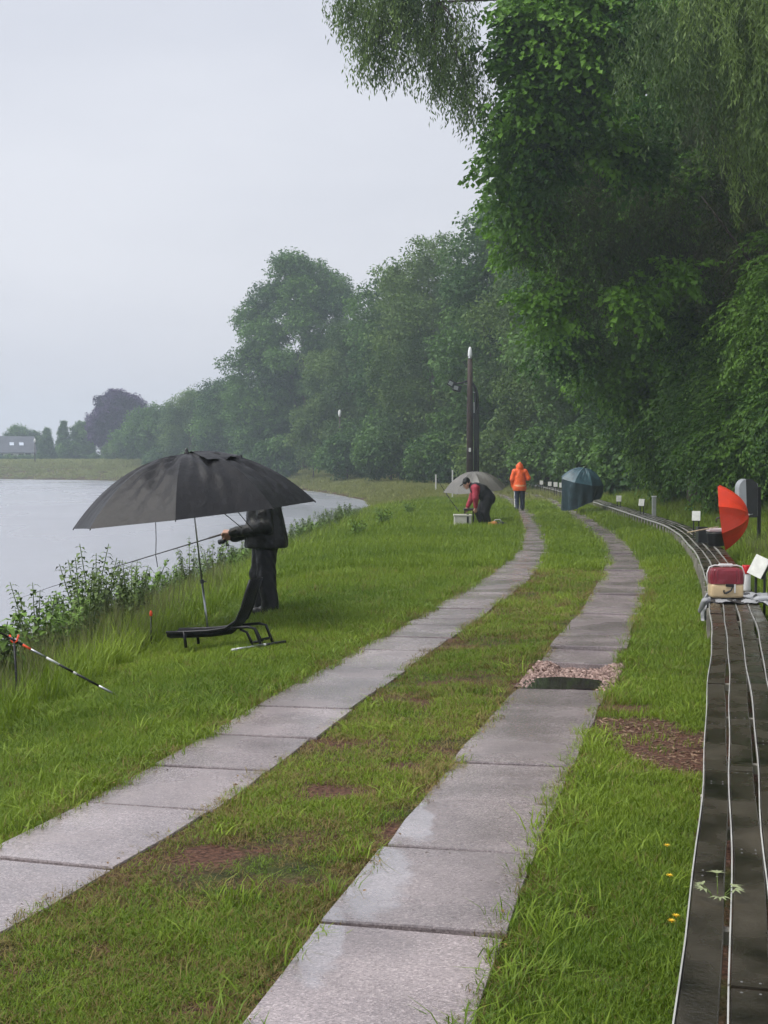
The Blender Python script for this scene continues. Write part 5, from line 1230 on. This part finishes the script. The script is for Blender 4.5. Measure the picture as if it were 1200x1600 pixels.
def bank_plant_mesh(seed, h, n, ll):
    r_ = random.Random(seed); st_, lf_ = MB(), MB()
    for q_ in range(r_.choice([5, 6, 7])):
        a = r_.uniform(0, 6.28); dx = Vector((math.cos(a), math.sin(a), 0)) * r_.uniform(.05, .28); hh_ = h * r_.uniform(.65, 1.05)
        pts = [Vector((0, 0, -.1)) + dx * .2, dx * .5 + Vector((0, 0, hh_ * .5)), dx + Vector((0, 0, hh_))]; st_.tube(pts, [.008, .006, .003], 5)
        for k in range(n):
            t = .22 + .78 * (k + r_.random() * .5) / n; b_ = pts[1].lerp(pts[2], (t - .5) * 2) if t > .5 else pts[0].lerp(pts[1], t * 2); b2 = k * 2.2 + r_.uniform(-.5, .5)
            for o in (0, PI): leaf_into(lf_, b_, (math.cos(b2 + o), math.sin(b2 + o), r_.uniform(-.35, .35)), (0, 0, 1), ll * r_.uniform(.7, 1.2) * (1.25 - .5 * t), ll * .62 * r_.uniform(.8, 1.1) * (1.25 - .5 * t), .25, .35)
    return st_.mesh('stem', M_STEM), lf_.mesh('foliage', M_BANKL if seed % 3 else M_BANKL2)
PM = [bank_plant_mesh(500 + i, h, n, l) for i, (h, n, l) in enumerate([(.7, 15, .105), (.8, 17, .095), (.6, 13, .12), (.7, 16, .09), (.9, 18, .085)])]
rq = random.Random(17)
for i in range(125):
    y = 9.5 + 44 * (i / 125) ** 1.2 + rq.uniform(-.3, .3); sp0 = shore.at(shore.s_of_y(y)); x = sp0[0] + rq.uniform(.05, 1.35 if y < 20 else .95); k = rq.randrange(5)
    b_ = tag(empty('bank_plant', (x, y, gz(x, y)), rq.uniform(0, 6.28)), 'leafy wild plant standing on the bank edge against the water', 'plant', 'wild plants along the water edge'); sc_ = rq.uniform(1.0, 1.5) * (1 if y < 20 else .82); b_.scale = (sc_,) * 3
    link('stem', PM[k][0], b_); link('foliage', PM[k][1], b_)
# two clumps that stand out near the bend
for (u, v, Y, sc_, lab) in [(600, 800, 38, 1.25, 'tall leafy bank plant right of the water tip'), (560, 815, 33, 1.1, 'leafy bank plant at the end of the visible water'), (640, 800, 44, 1.1, 'leafy bank plant left of the grey umbrella')]:
    x = (u - 600) / FPX * Y; b_ = tag(empty('bank_plant', (x, Y, gz(x, Y) - .1), 1.0), lab, 'plant'); b_.scale = (sc_,) * 3; link('stem', PM[2][0], b_); link('foliage', PM[2][1], b_)
M_YEL = mat('dandelion_yellow', (.85, .55, .02), .6, .15, 20)
fl = MB(); rf = random.Random(4)
for k in range(16): a = k * 2.4; q_ = .004 + .012 * (k / 16); leaf_into(fl, (0, 0, 0), (math.cos(a), math.sin(a), .9 - k * .05), (0, 0, 1), .013 + q_ * .5, .006, .2)
flm = fl.mesh('flower', M_YEL); sk = MB(); sk.tube([(0, 0, -.09), (0, 0, 0)], .0018, 5); skm = sk.mesh('stalk', M_STEM)
for i, (u, v, lab) in enumerate([(1049, 1440, 'larger yellow flower in the grass next to the bench'), (1056, 1432, 'yellow flower just behind the larger one beside the bench'), (1042, 1322, 'yellow flower in the grass below the bare soil patch'), (1046, 1369, 'small yellow flower between the soil patch and larger flower')]):
    p = G(u, v, .07); o = tag(empty('yellow_flower', p), lab, 'flower', 'yellow flowers in the grass'); link('stalk', skm, o); link('flower', flm, o)

# ------------------------------------------------------------------ far houses
M_WALLW = mat('white_render', (.74, .75, .76), .8, .06, 1.0); M_SLATE = mat('slate_roof', (.075, .08, .10), .6, .2, 1.2); M_TILE = mat('red_tile_roof', (.20, .085, .06), .7, .25, 1.5); M_PANE = mat('dark_pane', (.03, .035, .045), .15, .2, 2); M_BRICK = mat('brick_wall', (.23, .12, .085), .8, .25, 2)
def house(x, y, rz, W, D_, hw, hr, m_roof, m_wall, label, chim=False):
    z0 = gz(x, y); r = tag(empty('house', (x, y, z0), rz), label, 'house')
    mb = MB(); w, d = W / 2, D_ / 2
    mb.add([(-w, -d, -.5), (w, -d, -.5), (w, d, -.5), (-w, d, -.5), (-w, -d, hw), (w, -d, hw), (w, d, hw), (-w, d, hw), (-w, 0, hr), (w, 0, hr)], [(0, 1, 5, 4), (1, 2, 6, 9, 5), (2, 3, 7, 6), (3, 0, 4, 8, 7)]); mb.build('wall', m_wall, r)
    mb = MB(); e = .4; t = .14; sl = (hr - hw) / d
    for s_ in (-1, 1):
        a = [(-w - e, s_ * (d + e), hw - sl * e + .04), (w + e, s_ * (d + e), hw - sl * e + .04), (w + e, 0, hr + .04), (-w - e, 0, hr + .04)]
        mb.add(a + [(q[0], q[1], q[2] + t) for q in a], [(0, 1, 2, 3), (4, 5, 6, 7), (0, 1, 5, 4), (1, 2, 6, 5), (3, 0, 4, 7)])
    rf = mb.build('roof', m_roof, r)
    if chim: mb = MB(); mb.box((w * .3, 0, hr + .5), (.7, .6, 1.3)); mb.build('chimney', m_wall, rf)
    else:
        for q_ in (.0, .45): mb = MB(); mb.box((w * q_, -d * .55, hw + (hr - hw) * .45 + .22), (.8, .9, .06), Matrix.Rotation(math.atan(sl), 3, 'X')); mb.build('skylight', mat('skylight_glass', (.55, .6, .68), .2, .1, 2), rf)
    for q_ in (-.55, -.1, .4):
        mb = MB(); mb.box((w * q_, -d - .02, hw * .55), (1.1, .1, 1.1)); wn = mb.build('window', M_WHITE, r); mb = MB(); mb.box((w * q_, -d - .05, hw * .55), (.92, .08, .92)); mb.build('pane', M_PANE, wn)
    for zz in (hw * .5, hw + (hr - hw) * .3):
        mb = MB(); mb.box((-w - .02, 0, zz), (.1, 1.2, 1.1)); wn = mb.build('window', M_WHITE, r); mb = MB(); mb.box((-w - .05, 0, zz), (.08, 1.0, .9)); mb.build('pane', M_PANE, wn)
    mb = MB(); mb.box((w * .72, -d - .02, .95), (1.0, .1, 2.1)); mb.build('door', M_SLATE, r)
house(-71.8, 263, .35, 8.0, 6.5, 1.9, 4.7, M_SLATE, M_WALLW, 'white house with dark slate roof at the left edge beyond the far bank')
house(-44.0, 262, -.2, 9.0, 7, 2.6, 5.6, M_TILE, M_BRICK, 'house with reddish roof and chimney showing beside the purple-leaved tree', True)
# hedge in front of the far gardens
for i, (xa, xb, Y, lab) in enumerate([(-78, -56, 246, 'low clipped hedge in front of the white house'), (-56, -36, 243, 'low hedge below the purple-leaved tree')]):
    rnd = np.random.default_rng(600 + i); h = tag(empty('hedge', ((xa + xb) / 2, Y, gz((xa + xb) / 2, Y))), lab, 'hedge', 'garden hedges on the far bank'); n = int((xb - xa) / .8)
    cl = [(-(xb - xa) / 2 + (xb - xa) * (k + .5) / n, rnd.uniform(-.3, .3), rnd.uniform(.45, .75), rnd.uniform(.6, .85)) for k in range(n)]
    p, ro_, s_, ix, ti = crown_points(cl, 1400, rnd, smin=.55, smax=.8); tag(scatter('foliage', p, ro_, s_, ix, ti, ['far0', 'far1'], h), kind='stuff')
    mb = MB(); 
    for k in range(0, n, 3): mb.tube([(cl[k][0], 0, -.2), (cl[k][0], 0, .6)], .05, 5)
    mb.build('stems', M_BARK, h)

# ================================================================== haze: rain mist in the air
mh = bpy.data.materials.new('rain_mist'); mh.use_nodes = True
n = mh.node_tree.nodes; n.remove(n['Principled BSDF']); pv = n.new('ShaderNodeVolumePrincipled')
pv.inputs['Color'].default_value = (.79, .91, 1.0, 1); pv.inputs['Density'].default_value = .00108; pv.inputs['Anisotropy'].default_value = .2
mh.node_tree.links.new(pv.outputs[0], n['Material Output'].inputs['Volume'])
mb = MB(); mb.box((0, 0, 12.5), (1320, 1320, 33.0))
tag(mb.build('haze', mh), 'thin grey rain mist filling the air', 'haze', kind='stuff')
